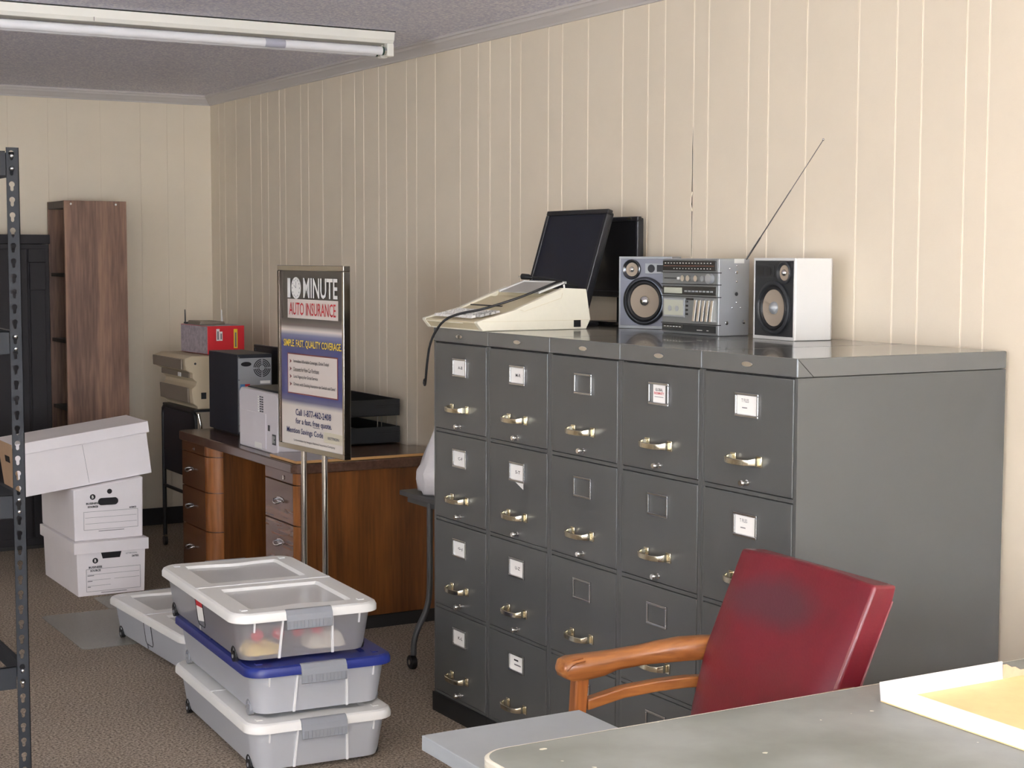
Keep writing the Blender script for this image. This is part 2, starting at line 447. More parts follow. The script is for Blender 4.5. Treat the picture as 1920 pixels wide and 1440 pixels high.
# right wall: backing plus a board between each pair of grooves
PT = 0.0022
wr = struct(MB().box(XW+PT, XW+0.1, YF, YB, 0, ZC).build('wall_right', 'groove_cream'))
offs = [0.0, 0.165, 0.265, 0.422, 0.650, 0.830, 0.930, 1.140]
gy = sorted(1.398+1.221*k+o for k in range(-3, 5) for o in offs)
gy = [g for g in gy if -1.3 < g < YB-0.02]
edges = [YF]+gy+[YB]
GAP = 0.0036
for a, b in zip(edges[:-1], edges[1:]):
    y0 = a+(GAP if a != YF else 0); y1 = b-(GAP if b != YB else 0)
    mb = MB()
    if abs(a-1.398) < 1e-4:      # board with a sprung, splintered edge along the seam
        zs = [0, 1.50, 1.56, 1.62, 1.68, 1.73, 1.755, 1.78, 1.83, 1.88, 1.94, 1.99, 2.03, ZC]
        dy = [0, 0, .001, .003, .002, .004, .007, .003, .004, .002, .003, .001, 0, 0]
        L0 = [(XW, y0+d, z) for z, d in zip(zs, dy)]; R0 = [(XW, y1, z) for z in zs]
        n = len(zs); pts = L0+R0+[(XW+PT, p[1], p[2]) for p in L0]+[(XW+PT, p[1], p[2]) for p in R0]
        fs = []
        for i in range(n-1):
            fs += [(i, i+1, n+i+1, n+i), (2*n+i+1, 2*n+i, 3*n+i, 3*n+i+1), (2*n+i, 2*n+i+1, i+1, i), (n+i, n+i+1, 3*n+i+1, 3*n+i)]
        mb.add(pts, fs)
    else:
        mb.box(XW, XW+PT, y0, y1, 0, ZC)
    mb.build('wall_board', 'wall_cream', wr)
ck = MB()
zs = [1.57, 1.60, 1.65, 1.70, 1.735, 1.75, 1.765, 1.80, 1.86, 1.92, 1.97, 2.0]
dy = [0.001, .0022, .0018, .003, .003, .0065, .004, .0035, .002, .003, .0018, .0006]
pts = []; fs = []
for i, (z, d) in enumerate(zip(zs, dy)):
    pts += [(XW+PT-0.0012, 1.4012, z), (XW+PT-0.0012, 1.4012+d, z)]
    if i: fs.append((2*i-2, 2*i-1, 2*i+1, 2*i))
ck.add(pts, fs).build('seam_crack', 'dark_gap', wr)
sp = MB().tube([(XW-0.001, 1.397, 1.72), (XW-0.004, 1.403, 1.74), (XW-0.006, 1.398, 1.752), (XW-0.003, 1.402, 1.768), (XW, 1.399, 1.785)], 0.0016, 6, 1)
sp.build('splinter', 'groove_cream', wr, smooth=60)

# back wall, the same boarding seen straight on
wb = struct(MB().box(XL, XW, YB+PT, YB+0.1, 0, ZC).build('wall_back', 'wall_cream'))
gx = [-1.9, -1.67, -1.51, -1.41, -1.19, -1.11, -0.95, -0.85, -0.69, -0.535, -0.453, -0.235, -0.129, 0.058, 0.288, 0.445, 0.546]
ex = [XL]+gx+[XW]
for a, b in zip(ex[:-1], ex[1:]):
    MB().box(a+(0.0012 if a != XL else 0), b-(0.0012 if b != XW else 0), YB, YB+PT, 0, ZC).build('wall_board', 'wall_cream', wb)
wl = MB().box(XL-0.1, XL, YF, YB, 0, 0.70).box(XL-0.1, XL, YF, YB, 2.05, ZC).box(XL-0.1, XL, YF, -1.55, 0.70, 2.05).box(XL-0.1, XL, 1.95, YB, 0.70, 2.05)  # opening belongs to the made-up side window
struct(wl.build('wall_left', 'wall_cream'))
w2 = struct(MB().box(XL-0.06, XL-0.05, -1.55, 1.95, 0.70, 2.05).build('added_window', 'pane_glass'))  # made-up window, added to give the side fill an opening
fr = MB()  # frame of the made-up window
for y in (-1.55, 0.175, 1.90): fr.box(XL-0.09, XL-0.02, y, y+0.05, 0.70, 2.05)
fr.box(XL-0.09, XL-0.02, -1.55, 1.95, 0.70, 0.75).box(XL-0.09, XL-0.02, -1.55, 1.95, 2.0, 2.05)
fr.build('window_frame', 'nickel', w2)
fw = MB()
fw.box(XL, XW, YF-0.1, YF, 0, 0.45).box(XL, XW, YF-0.1, YF, 2.42, ZC).box(XL, -4.95, YF-0.1, YF, 0.45, 2.42).box(-0.25, XW, YF-0.1, YF, 0.45, 2.42)
struct(fw.build('wall_front', 'wall_cream'))
w1 = struct(MB().box(-4.95, -0.25, YF-0.06, YF-0.05, 0.45, 2.42).build('window_1', 'pane_glass'))
fr = MB()
for x in (-4.95, -3.4, -1.82, -0.30): fr.box(x, x+0.05, YF-0.09, YF-0.02, 0.45, 2.42)
fr.box(-4.95, -0.25, YF-0.09, YF-0.02, 0.45, 0.50).box(-4.95, -0.25, YF-0.09, YF-0.02, 2.37, 2.42)
fr.build('window_frame', 'nickel', w1)

# crown mouldings and skirting
crown = [(0, 0), (0, -0.054), (0.010, -0.054), (0.013, -0.047), (0.020, -0.043), (0.028, -0.030), (0.040, -0.022), (0.044, -0.012), (0.052, -0.010), (0.052, 0)]
struct(MB().prism([(XW-u, ZC+v) for u, v in crown], YF, YB, 'y').build('trim_1', 'trim_white', smooth=30))
t2 = MB()
t2.loft([[(x, YB-u, ZC+v) for u, v in crown] for x in (XL, XW-0.01)])
struct(t2.build('trim_2', 'trim_white', smooth=30))
struct(MB().box(XL, XW, YB-0.008, YB, 0.0, 0.10).build('baseboard_back', 'vinyl_black', bevel=0.003))

# ------------------------------------------------------------------ fluorescent strip lights
def strip_light(xr, y, label, lit, length=2.44):
    t = thing('fluorescent_light', label, 'light', (xr-length/2, y, ZC), 0)
    h = length/2
    hb = MB()
    hb.prism([(-0.058, -0.001), (-0.052, -0.036), (-0.040, -0.050), (0.040, -0.050), (0.052, -0.036), (0.058, -0.001)], -h, h, 'x')
    hb.build('housing', 'lamp_housing', t, bevel=0.002)
    MB().box(-h-0.002, h+0.002, -0.060, 0.060, -0.005, -0.0008).build('backplate', 'frame_dark', t)
    MB().box(-h*0.02, -h*0.02+0.0015, -0.0545, -0.0535, -0.049, -0.034).build('housing_joint', 'frame_dark', t)
    for sx in (-1, 1):
        for yy in (-0.030, 0.030):
            so = MB().box(sx*h-0.030 if sx > 0 else sx*h, sx*h if sx > 0 else sx*h+0.030, yy-0.017, yy+0.017, -0.102, -0.050)
            so.build('lamp_socket', 'lamp_housing', t, bevel=0.003)
    for yy in (-0.030, 0.030):
        tb = MB().cyl((-h+0.045, yy, -0.080), 0.0175, 2*h-0.09, 'x', 20).build('tube', 'lamp_lit' if lit else 'lamp_tube', t, smooth=50)
        for sx in (-1, 1):
            MB().cyl((sx*(h-0.045)-(0.004 if sx > 0 else 0.004), yy, -0.080), 0.0179, 0.008, 'x', 20).build('tube_band', 'tube_band', tb, smooth=50)
            MB().cyl((sx*(h-0.0385)-0.007, yy, -0.080), 0.0172, 0.014, 'x', 20).build('tube_cap', 'nickel', tb, smooth=50)
    if not lit:
        MB().cyl((h-0.56, -0.030, -0.080), 0.01762, 0.085, 'x', 20).build('tube_grey_sleeve', 'tube_grey_sleeve', t, smooth=50)  # pale grey sleeve around part of the front tube
    return t
strip_light(0.428, 3.145, 'long unlit fluorescent strip light on the grey ceiling', False)
strip_light(-0.35, -1.9, 'lit ceiling strip light behind the camera, nearest the grey desk', True)
strip_light(-2.9, -1.9, 'lit ceiling strip light behind the camera, nearest the left wall', True)

# ================================================================== FILE CABINETS
CW, CH, CD = 0.381, 1.327, 0.695
PITCH_D, TOPS, BASE = 0.3032, 0.0478, 0.0668
CARDS = {  # (column from far, drawer) -> lines of the card
    (0, 0): ['A-B'], (0, 1): ['C-F'], (0, 2): ['G-J'], (0, 3): ['K-L'],
    (1, 0): ['M-R'], (1, 1): ['S-T'], (1, 2): ['U-Z'], (1, 3): [], (2, 3): [],
    (3, 0): ['GLOBAL', 'INDEMNITY'], (4, 0): ['T FILES'], (4, 1): ['T FILES']}
def shared(o, src):
    pass
HANDLE_ME = {}
def cab_handle(parent, z):
    if 'm' not in HANDLE_ME:
        mb = MB()
        for sx in (-1, 1):
            mb.box(sx*0.052-0.011, sx*0.052+0.011, -0.006, -0.001, -0.014, 0.014)
        path = [(-0.052, -0.004, 0), (-0.054, -0.020, 0), (-0.047, -0.034, -0.001), (-0.026, -0.041, -0.002), (0, -0.043, -0.002),
                (0.026, -0.041, -0.002), (0.047, -0.034, -0.001), (0.054, -0.020, 0), (0.052, -0.004, 0)]
        rings = []
        for i, p in enumerate(path):
            q0 = Vector(path[max(0, i-1)]); q1 = Vector(path[min(len(path)-1, i+1)]); d = (q1-q0).normalized(); e = Vector((-d.y, d.x, 0))
            w = 0.0075 if 1 < i < 7 else 0.010; th = 0.0025
            rings.append([tuple(Vector(p)+e*a*th+Vector((0, 0, b*w))) for a, b in ((-1, -1), (1, -1), (1, 1), (-1, 1))])
        mb.loft(rings)
        o = mb.build('handle', 'brass', parent, bevel=0.0012, smooth=50)
        HANDLE_ME['m'] = o.data
    else:
        o = bpy.data.objects.new('handle', HANDLE_ME['m']); C.objects.link(o); o.parent = parent
        md = o.modifiers.new('bevel', 'BEVEL'); md.width = 0.0012; md.segments = 2; md.limit_method = 'ANGLE'
    o.location = (0, 0, z)
    return o
CAB_LABELS = ['grey steel file cabinet under the typewriter, farthest left of the row',
              'grey steel file cabinet second from the left, its second label card slipping out',
              'grey steel file cabinet in the middle of the row, empty label frames on top',
              'grey steel file cabinet fourth from left, red and black printed card on top drawer',
              'grey steel file cabinet nearest the red chair, broad side panel showing']
for col in range(5):
    yc = (4-col)*CW+CW/2
    t = thing('file_cabinet', CAB_LABELS[col], 'file cabinet', (0, yc, 0), -PI/2, 'grey file cabinets along the boarded wall')
    h = CW/2-0.0006
    bd = MB()
    # shell: sides, back, front frame rails
    bd.box(-h, -h+0.004, 0.0, CD, BASE, CH-TOPS).box(h-0.004, h, 0.0, CD, BASE, CH-TOPS)
    bd.box(-h+0.004, h-0.004, CD-0.004, CD, BASE, CH-TOPS).box(-h+0.004, h-0.004, 0.02, CD-0.004, BASE, BASE+0.004)
    bd.box(-h+0.004, -h+0.013, 0.001, 0.02, BASE, CH-TOPS).box(h-0.013, h-0.004, 0.001, 0.02, BASE, CH-TOPS)
    for k in range(5):
        zz = CH-TOPS-k*PITCH_D
        bd.box(-h+0.013, h-0.013, 0.0, 0.02, max(BASE, zz-0.0005), min(zz+0.0095, CH-TOPS-0.001))
    bd.build('body', 'steel_grey', t, bevel=0.0012)
    tp = MB().box(-h, h, -0.003, CD+0.002, CH-TOPS+0.0012, CH)
    tp.build('top_cap', 'steel_top', t, bevel=0.003)
    MB().box(-h-(0.004 if col == 0 else 0), h, -0.006, CD-0.02, 0.0, BASE-0.0008).build('plinth', 'black_steel', t)
    bg = MB().prism([(0.022*math.cos(a), CH-0.024+0.007*math.sin(a)) for a in [2*PI*k/20 for k in range(20)]], -0.0065, -0.0032, 'y')
    bg.build('badge', 'chrome', t, bevel=0.001)
    if col == 4:   # seam of the folded top cap at the near corner
        for q in ([(h+0.0004, 0.0, CH-0.003), (h+0.0004, 0.048, CH-TOPS+0.002)],):
            MB().tube(q, 0.0007, 4).build('cap_seam', 'dark_gap', t)
    for k in range(4):
        z1 = CH-TOPS-k*PITCH_D-0.0028; z0 = CH-TOPS-(k+1)*PITCH_D+0.0115
        d = MB().box(-h+0.0145, h-0.0145, -0.0015, 0.019, z0-z0, z1-z0).build('drawer', 'steel_grey', t, bevel=0.0018)
        d.location = (0, 0, z0)
        zh = 0.087-0.0115
        cab_handle(d, zh)
        kn = MB().lathe((0.004, 0, 0.018), [(0.0, -0.026), (0.007, -0.026), (0.0095, -0.022), (0.0095, -0.018), (0.005, -0.013), (0.005, -0.006), (0.008, -0.0045), (0.008, -0.0012)], 'y', 14)
        kn.build('thumb_latch', 'chrome', d, smooth=40)
        zl = 0.224-0.0115
        lf = MB(); lw, lh = 0.047, 0.031
        for bx_ in ((-lw, lw, lh-0.007, lh), (-lw, lw, -lh, -lh+0.007), (-lw, -lw+0.006, -lh+0.007, lh-0.007), (lw-0.006, lw, -lh+0.007, lh-0.007)):
            lf.box(bx_[0], bx_[1], -0.0075, -0.0012, zl+bx_[2], zl+bx_[3])
        lf.build('label_holder', 'nickel', d, bevel=0.0015)
        key = (col, k)
        if key in CARDS:
            lines = CARDS[key]
            cw, chh, cx = (lw-0.0065, lh-0.0072, 0.0) if key != (3, 0) else (0.028, lh-0.0072, 0.0)
            MB().box(cx-cw, cx+cw, -0.0030, -0.0018, zl-chh, zl+chh).build('label_card', 'card_white', d)
            if key == (1, 1):
                MB().add([(-0.010, -0.004, zl-lh-0.0005), (0.040, -0.004, zl-lh-0.0005), (0.040, -0.004, zl-lh-0.020)], [(0, 1, 2)]).build('slipped_card', 'card_white', d)
            if key == (3, 0):
                text('GLOBAL', 'card_lettering', 0, zl+0.011, 0.034, 0.008, -0.0033, 'ink', d, 0.02)
                text('INDEMNITY', 'card_lettering', 0, zl+0.001, 0.046, 0.007, -0.0033, 'ink_red', d, 0.02)
                MB().box(-0.020, 0.020, -0.0034, -0.0031, zl-0.0095, zl-0.0080).build('card_line', 'ink_grey', d)
            elif col == 4:
                text(lines[0], 'card_lettering', -0.008, zl+0.011, 0.030, 0.009, -0.0033, 'ink_grey', d, 0.01)
                MB().box(-0.020, 0.0, -0.0034, -0.0031, zl-0.0085, zl-0.0060).build('card_line', 'ink_grey', d)
            elif key == (1, 3):
                MB().box(-0.016, 0.010, -0.0034, -0.0031, zl+0.006, zl+0.011).build('card_line', 'ink', d)
                MB().box(-0.014, 0.026, -0.0034, -0.0031, zl-0.008, zl-0.004).build('card_line', 'ink_grey', d)
            else:
                for q, ln in enumerate(lines):
                    text(ln, 'card_lettering', 0.004, zl+(0 if len(lines) == 1 else 0.010-0.016*q), 0.030 if len(lines) == 1 else 0.034, 0.010, -0.0033, 'ink', d, 0.015)


# ================================================================== ON TOP OF THE CABINETS
ZT = CH+0.0006
# ---- electric typewriter (front faces local -y = world -x)
TY = thing('typewriter', 'cream electric typewriter with black cord, overhanging the leftmost file cabinet', 'typewriter', (0.0, 1.757, ZT), -PI/2)
hw = 0.196
side = [(0.000, 0.0), (-0.022, 0.026), (-0.020, 0.031), (0.120, 0.066), (0.135, 0.073), (0.304, 0.137), (0.394, 0.133), (0.411, 0.032), (0.394, 0.0)]
for sx in (-1, 1):        # raised cheeks
    MB().loft([[(sx*hw, y, z) for y, z in side], [(sx*(hw-0.022), y, z) for y, z in side]]).build('side_cover', 'typewriter_cream', TY, bevel=0.002)
inner = [(0.002, 0.001), (-0.020, 0.026), (-0.018, 0.030), (0.118, 0.055), (0.122, 0.062), (0.235, 0.104), (0.240, 0.098), (0.262, 0.106), (0.267, 0.118), (0.392, 0.130), (0.409, 0.031), (0.392, 0.001)]
MB().loft([[(x, y, z) for y, z in inner] for x in (-hw+0.022, hw-0.022)]).build('body', 'typewriter_tan', TY, bevel=0.0015)
MB().box(-hw+0.004, hw-0.004, 0.0, 0.39, -0.0002, 0.012).build('base_tray', 'typewriter_cream', TY)
ks = MB(); kg = MB()
for r in range(5):
    y = 0.008+r*0.0205; z = 0.0375+y*0.1838
    n = 15 if r else 9
    for c in range(n):
        x0 = -0.150+c*0.0193+(r % 2)*0.004
        w = 0.0155
        if r == 0:
            if c == 4: x0, w = -0.075, 0.110
            elif c > 4: x0 = 0.045+(c-5)*0.0193
        q = (ks if (c < 12 or r == 0) else kg)
        q.hexa([(x0, y-.008, z), (x0+w, y-.008, z), (x0+w, y+.008, z+.003), (x0, y+.008, z+.003),
                (x0+.002, y-.006, z+.008), (x0+w-.002, y-.006, z+.008), (x0+w-.002, y+.006, z+.010), (x0+.002, y+.006, z+.010)])
a_ = ks.build('keys', 'key_white', TY); a_['kind'] = 'stuff'
a_ = kg.build('function_keys', 'key_grey', TY); a_['kind'] = 'stuff'
MB().box(-hw+0.030, 0.050, 0.150, 0.157, 0.0715, 0.0765).build('carriage_slot', 'rubber_black', TY)
pl = MB()
pl.hexa([(-0.110, 0.238, 0.118), (0.150, 0.238, 0.118), (0.150, 0.33, 0.150), (-0.110, 0.33, 0.150), (-0.110, 0.238, 0.121), (0.150, 0.238, 0.121), (0.150, 0.33, 0.153), (-0.110, 0.33, 0.153)])
pl.build('paper_support', 'key_grey', TY)
rail = MB()
for x in (-0.116, 0.150):
    rail.hexa([(x, 0.234, 0.118), (x+.008, 0.234, 0.118), (x+.008, 0.335, 0.152), (x, 0.335, 0.152), (x, 0.234, 0.125), (x+.008, 0.234, 0.125), (x+.008, 0.335, 0.158), (x, 0.335, 0.158)])
rail.box(-0.116, 0.158, 0.331, 0.339, 0.150, 0.158)
rail.build('paper_rail', 'silver_light', TY)
MB().tube([(hw-0.012, 0.315, 0.133), (hw-0.012, 0.313, 0.148)], 0.003, 8).build('paper_lever', 'key_white', TY)
MB().box(hw, hw+0.0012, 0.345, 0.372, 0.007, 0.030).build('power_socket', 'plastic_black', TY)
MB().box(hw, hw+0.0006, -0.004, 0.405, 0.0298, 0.0306).build('cover_seam', 'typewriter_tan', TY)
MB().tube([(hw+0.0003, 0.138, 0.067), (hw+0.0003, 0.155, 0.062), (hw+0.0003, 0.296, 0.104), (hw+0.0003, 0.300, 0.120)], 0.0007, 4).build('cover_seam', 'typewriter_tan', TY)
MB().box(-hw+0.03, hw-0.1, -0.0215, -0.0195, 0.022, 0.0245).build('front_strip', 'typewriter_cream', TY)
cord = [(0.120, 0.405, 0.140), (0.130, 0.34, 0.157), (0.150, 0.32, 0.160), (0.165, 0.27, 0.147), (0.140, 0.18, 0.108), (0.085, 0.06, 0.066), (0.030, 0.0, 0.052), (-0.012, -0.040, 0.028),
        (-0.060, -0.060, -0.04), (-0.085, -0.060, -0.12), (-0.115, -0.050, -0.185), (-0.150, -0.035, -0.200), (-0.168, -0.030, -0.188), (-0.160, -0.030, -0.178)]
pc_ = MB().tube(cord, 0.0042, 8, 2).build('power_cord', 'rubber_black', TY, smooth=60)
MB().tube([(0.120, 0.405, 0.140), (0.06, 0.40, 0.150), (-0.03, 0.375, 0.166), (-0.085, 0.352, 0.168)], 0.0042, 8, 2).build('power_cord', 'rubber_black', TY, smooth=60)
MB().tube([(-0.085, 0.352, 0.168), (-0.097, 0.347, 0.169), (-0.104, 0.345, 0.170), (-0.130, 0.337, 0.171)], [0.005, 0.008, 0.0105, 0.011], 10).build('plug', 'rubber_black', TY, smooth=50)
MB().box(-0.148, -0.130, 0.331, 0.333, 0.168, 0.173).box(-0.148, -0.130, 0.339, 0.341, 0.168, 0.173).build('plug_prong', 'nickel', TY)

# ---- front monitor, leaning back on its stand
MA = thing('monitor', 'black flat monitor tilted back behind the typewriter', 'monitor', (0.428, 1.865, ZT), -PI/2)
tilt = math.radians(17)
def lean(mb):
    ct, st = math.cos(tilt), math.sin(tilt)
    mb.v = [(x, y*ct+z*st, -y*st+z*ct+0.018) for x, y, z in mb.v]
    return mb
w_, h_ = 0.202, 0.405
f_ = MB()
for b_ in ((-w_, w_, 0.0, 0.028), (-w_, w_, h_-0.017, h_), (-w_, -w_+0.016, 0.028, h_-0.017), (w_-0.016, w_, 0.028, h_-0.017)):
    f_.box(b_[0], b_[1], 0.0, 0.022, b_[2], b_[3])
lean(f_).build('bezel', 'plastic_black', MA, bevel=0.003)
lean(MB().box(-w_+0.0155, w_-0.0155, 0.006, 0.010, 0.0275, h_-0.0165)).build('screen', 'screen_black', MA)
lean(MB().box(-w_+0.004, w_-0.004, 0.0105, 0.034, 0.004, h_-0.006)).build('back_shell', 'plastic_black', MA, bevel=0.008)
MB().box(-0.03, 0.03, 0.112, 0.126, 0.010, 0.21).build('stand_neck', 'plastic_black', MA, bevel=0.004)
MB().box(-0.03, 0.10, 0.0, 0.15, 0.0, 0.012).build('stand_base', 'plastic_black', MA, bevel=0.004)

# ---- second monitor standing upright behind it
MS = thing('monitor', 'black upright monitor close to the wall, half hidden by the tilted one', 'monitor', (0.655, 1.88, ZT), -PI/2)
w_ = 0.235
f_ = MB()
for b_ in ((-w_, w_, 0.098, 0.120), (-w_, w_, 0.365, 0.380), (-w_, -w_+0.012, 0.120, 0.365), (w_-0.012, w_, 0.120, 0.365)):
    f_.box(b_[0], b_[1], 0.0, 0.018, b_[2], b_[3])
f_.build('bezel', 'plastic_black', MS, bevel=0.003)
MB().box(-w_+0.0115, w_-0.0115, 0.005, 0.009, 0.1195, 0.3655).build('screen', 'screen_gloss', MS)
MB().box(-w_+0.006, w_-0.006, 0.0095, 0.032, 0.105, 0.376).build('back_shell', 'plastic_black', MS, bevel=0.006)
MB().box(0.170, 0.196, -0.0012, 0.0, 0.370, 0.375).build('badge', 'brass', MS)
MB().box(0.120, 0.130, -0.0012, 0.0, 0.106, 0.113).box(0.165, 0.170, -0.0012, 0.0, 0.103, 0.115).build('button_mark', 'nickel', MS)
MB().box(0.085, 0.125, 0.015, 0.034, 0.012, 0.11).build('stand_neck', 'screen_gloss', MS, bevel=0.003)
MB().prism(rrect(0.0, 0.205, -0.065, 0.044, 0.04), 0.0, 0.014).build('stand_base', 'screen_gloss', MS, bevel=0.004)

# ---- stereo: centre unit and two loose speakers
def speaker(name_, label, loc, rotz, w, h, d, face, shell, mirror):
    t = thing('speaker', label, 'speaker', loc, rotz)
    sh = MB()
    ch = 0.018
    sh.prism([(0, 0.004), (w, 0.004), (w, d-ch), (w-ch, d), (ch, d), (0, d-ch)], 0, h)
    sh.build('cabinet', shell, t, bevel=0.003)
    ft = MB()
    for b_ in ((0, w, 0, 0.010), (0, w, h-0.008, h), (0, 0.006, 0.010, h-0.008), (w-0.006, w, 0.010, h-0.008)):
        ft.box(b_[0], b_[1], 0.0, 0.0045, b_[2], b_[3])
    ft.build('front_rim', shell, t, bevel=0.001)
    MB().box(0.006, w-0.006, 0.0012, 0.0045, 0.010, h-0.008).build('baffle', face, t)
    cx, cz, R = w*0.5, 0.093, w*0.395
    if mirror: cx = w*0.52
    wf = MB().lathe((cx, 0, cz), [(R, 0.0012), (R, -0.006), (R*0.95, -0.009), (R*0.88, -0.009), (R*0.83, -0.004)], 'y', 40)
    wf.build('woofer_ring', 'ring_metal' if not mirror else 'charcoal', t, smooth=40)
    su = MB().lathe((cx, 0, cz), [(R*0.83, -0.004), (R*0.80, -0.0075), (R*0.75, -0.0085), (R*0.70, -0.005), (R*0.68, -0.0022)], 'y', 40).build('woofer_surround', 'rubber_black', t, smooth=60)
    MB().lathe((cx, 0, cz), [(R*0.68, -0.0022), (R*0.30, 0.0005), (R*0.22, 0.0008)], 'y', 40).build('woofer_cone', 'cone_tan', t, smooth=60)
    MB().lathe((cx, 0, cz), [(R*0.235, 0.0006), (R*0.23, -0.004), (R*0.18, -0.009), (R*0.10, -0.0125), (0.0, -0.0135)], 'y', 24).build('dust_dome', 'chrome' if not mirror else 'silver_plastic', t, smooth=60)
    tx = w*0.25 if not mirror else w*0.76
    tz = h*0.82; r = w*0.165
    MB().lathe((tx, 0, tz), [(r, 0.0012), (r, -0.005), (r*0.92, -0.007), (r*0.80, -0.005), (r*0.68, -0.001)], 'y', 32).build('tweeter_ring', 'ring_metal' if not mirror else 'charcoal', t, smooth=40)
    MB().lathe((tx, 0, tz), [(r*0.68, -0.001), (r*0.30, 0.001)], 'y', 32).build('tweeter_cone', 'cone_tan', t, smooth=60)
    MB().lathe((tx, 0, tz), [(r*0.31, 0.0010), (r*0.28, -0.004), (r*0.14, -0.008), (0, -0.009)], 'y', 20).build('tweeter_dome', 'chrome', t, smooth=60)
    px0, px1 = (w*0.50, w*0.97) if not mirror else (w*0.06, w*0.50)
    MB().box(px0, px1, -0.001, 0.0012, h*0.765, h*0.905).build('name_plate', 'silver_plastic' if not mirror else 'charcoal', t, bevel=0.0008)
    MB().cyl((px0+(px1-px0)*(0.25 if not mirror else 0.72), -0.0026, h*0.835), h*0.055, 0.0016, 'y', 24).build('horn', 'plastic_black', t)
    gl_ = MB().box(px0+(px1-px0)*(0.47 if not mirror else 0.08), px0+(px1-px0)*(0.95 if not mirror else 0.45), -0.0018, -0.001, h*0.79, h*0.885)
    gl_.build('grille', 'plastic_black', t)
    return t
speaker('', 'silver stereo speaker with grey face, left of the cassette unit', (0.530, 1.570, ZT), math.atan2(-0.186, 0.087), 0.205, 0.2415, 0.080, 'silver_face', 'silver_plastic', False)
speaker('', 'white sided stereo speaker with black face, right end of the stereo', (0.514, 0.824, ZT), math.atan2(-0.2, -0.01), 0.200, 0.2385, 0.150, 'charcoal', 'silver_light', True)

BX = thing('cassette_stereo', 'silver cassette stereo unit between two speakers, long antenna raised', 'stereo', (0.476, 1.240, ZT), -PI/2)
w_, h_, d_ = 0.290, 0.236, 0.122
MB().box(0, w_, 0.004, d_, 0, h_).build('cabinet', 'silver_plastic', BX, bevel=0.003)
MB().box(0.002, w_-0.002, 0.0, 0.0045, 0.004, h_-0.003).build('front_panel', 'deck_grey', BX, bevel=0.001)
MB().box(0.006, w_-0.008, -0.003, 0.0, h_-0.038, h_-0.007).build('tuner_dial', 'dial_black', BX, bevel=0.001)
MB().box(0.012, w_-0.014, -0.0036, -0.003, h_-0.0245, h_-0.0215).build('dial_scale', 'dial_brown', BX)
ds = MB()
for k in range(16):
    x = 0.018+k*0.0158
    ds.box(x, x+0.006, -0.0036, -0.003, h_-0.0155, h_-0.0135)
    if k > 2: ds.box(x, x+0.004, -0.0036, -0.003, h_-0.0325, h_-0.0305)
ds.build('dial_numerals', 'card_white', BX)
for z in (h_-0.0435, h_-0.080, h_-0.118, 0.033):
    MB().box(-0.001, w_+0.001, -0.003, 0.014, z-0.0013, z+0.0013).build('black_ridge', 'rubber_black', BX)
for k, x in enumerate((0.118, 0.146, 0.186)):
    MB().cyl((x, 0.0, h_-0.0615), 0.0095, -0.008, 'y', 20).build('knob', 'chrome', BX, smooth=40)
MB().cyl((0.222, 0.0, h_-0.0615), 0.009, -0.009, 'y', 20).build('knob', 'silver_plastic', BX, smooth=40)
MB().cyl((0.258, 0.0, h_-0.0615), 0.0155, -0.013, 'y', 28).build('volume_knob', 'silver_plastic', BX, smooth=40)
MB().box(0.012, 0.085, -0.0012, 0.0, h_-0.0635, h_-0.0605).build('slider_slot', 'plastic_black', BX)
MB().box(0.086, 0.094, -0.005, 0.0, h_-0.066, h_-0.058).build('slider_knob', 'silver_light', BX)
MB().box(0.004, w_-0.006, -0.002, 0.0, h_-0.113, h_-0.086).build('control_strip', 'dial_black', BX, bevel=0.0008)
MB().box(0.014, 0.110, -0.003, -0.002, h_-0.109, h_-0.091).build('meter_window', 'tape_window', BX)
for k in range(8):
    MB().box(0.125+k*0.019, 0.137+k*0.019, -0.0042, -0.002, h_-0.104, h_-0.099).build('push_button', 'silver_plastic', BX)
MB().box(0.012, 0.125, -0.004, 0.0, 0.052, 0.112).build('cassette_door', 'silver_plastic', BX, bevel=0.001)
MB().box(0.018, 0.119, -0.0052, -0.004, 0.058, 0.106).build('cassette_window', 'tape_window', BX)
MB().cyl((0.088, -0.0052, 0.079), 0.009, -0.0012, 'y', 16).cyl((0.050, -0.0052, 0.079), 0.009, -0.0012, 'y', 16).build('tape_reel', 'silver_plastic', BX)
for k in range(4):
    MB().box(0.132, 0.140, -0.004, 0.0, 0.060+k*0.013, 0.066+k*0.013).build('indicator', 'dial_black', BX)
MB().box(0.134, 0.168, -0.003, 0.0, 0.107, 0.113).build('badge', 'dial_black', BX)
for k in range(5):
    MB().hexa([(0.176+k*0.0215, -0.012, 0.042), (0.188+k*0.0215, -0.012, 0.042), (0.188+k*0.0215, 0.0, 0.042), (0.176+k*0.0215, 0.0, 0.042),
               (0.176+k*0.0215, -0.004, 0.108), (0.188+k*0.0215, -0.004, 0.108), (0.188+k*0.0215, 0.0, 0.110), (0.176+k*0.0215, 0.0, 0.110)]).build('deck_key', 'chrome', BX, bevel=0.0008)
MB().box(0.004, w_-0.006, -0.002, 0.0, 0.008, 0.030).build('lower_strip', 'charcoal', BX)
MB().box(0.010, 0.118, -0.003, -0.002, 0.016, 0.028).build('band_window', 'dial_black', BX)
bm_ = MB()
for k in range(6): bm_.box(0.016+k*0.016, 0.026+k*0.016, -0.0036, -0.003, 0.021, 0.023)
bm_.box(0.190, 0.218, -0.0026, -0.002, 0.014, 0.016).box(0.240, 0.250, -0.0026, -0.002, 0.014, 0.016)
bm_.build('strip_marks', 'card_white', BX)
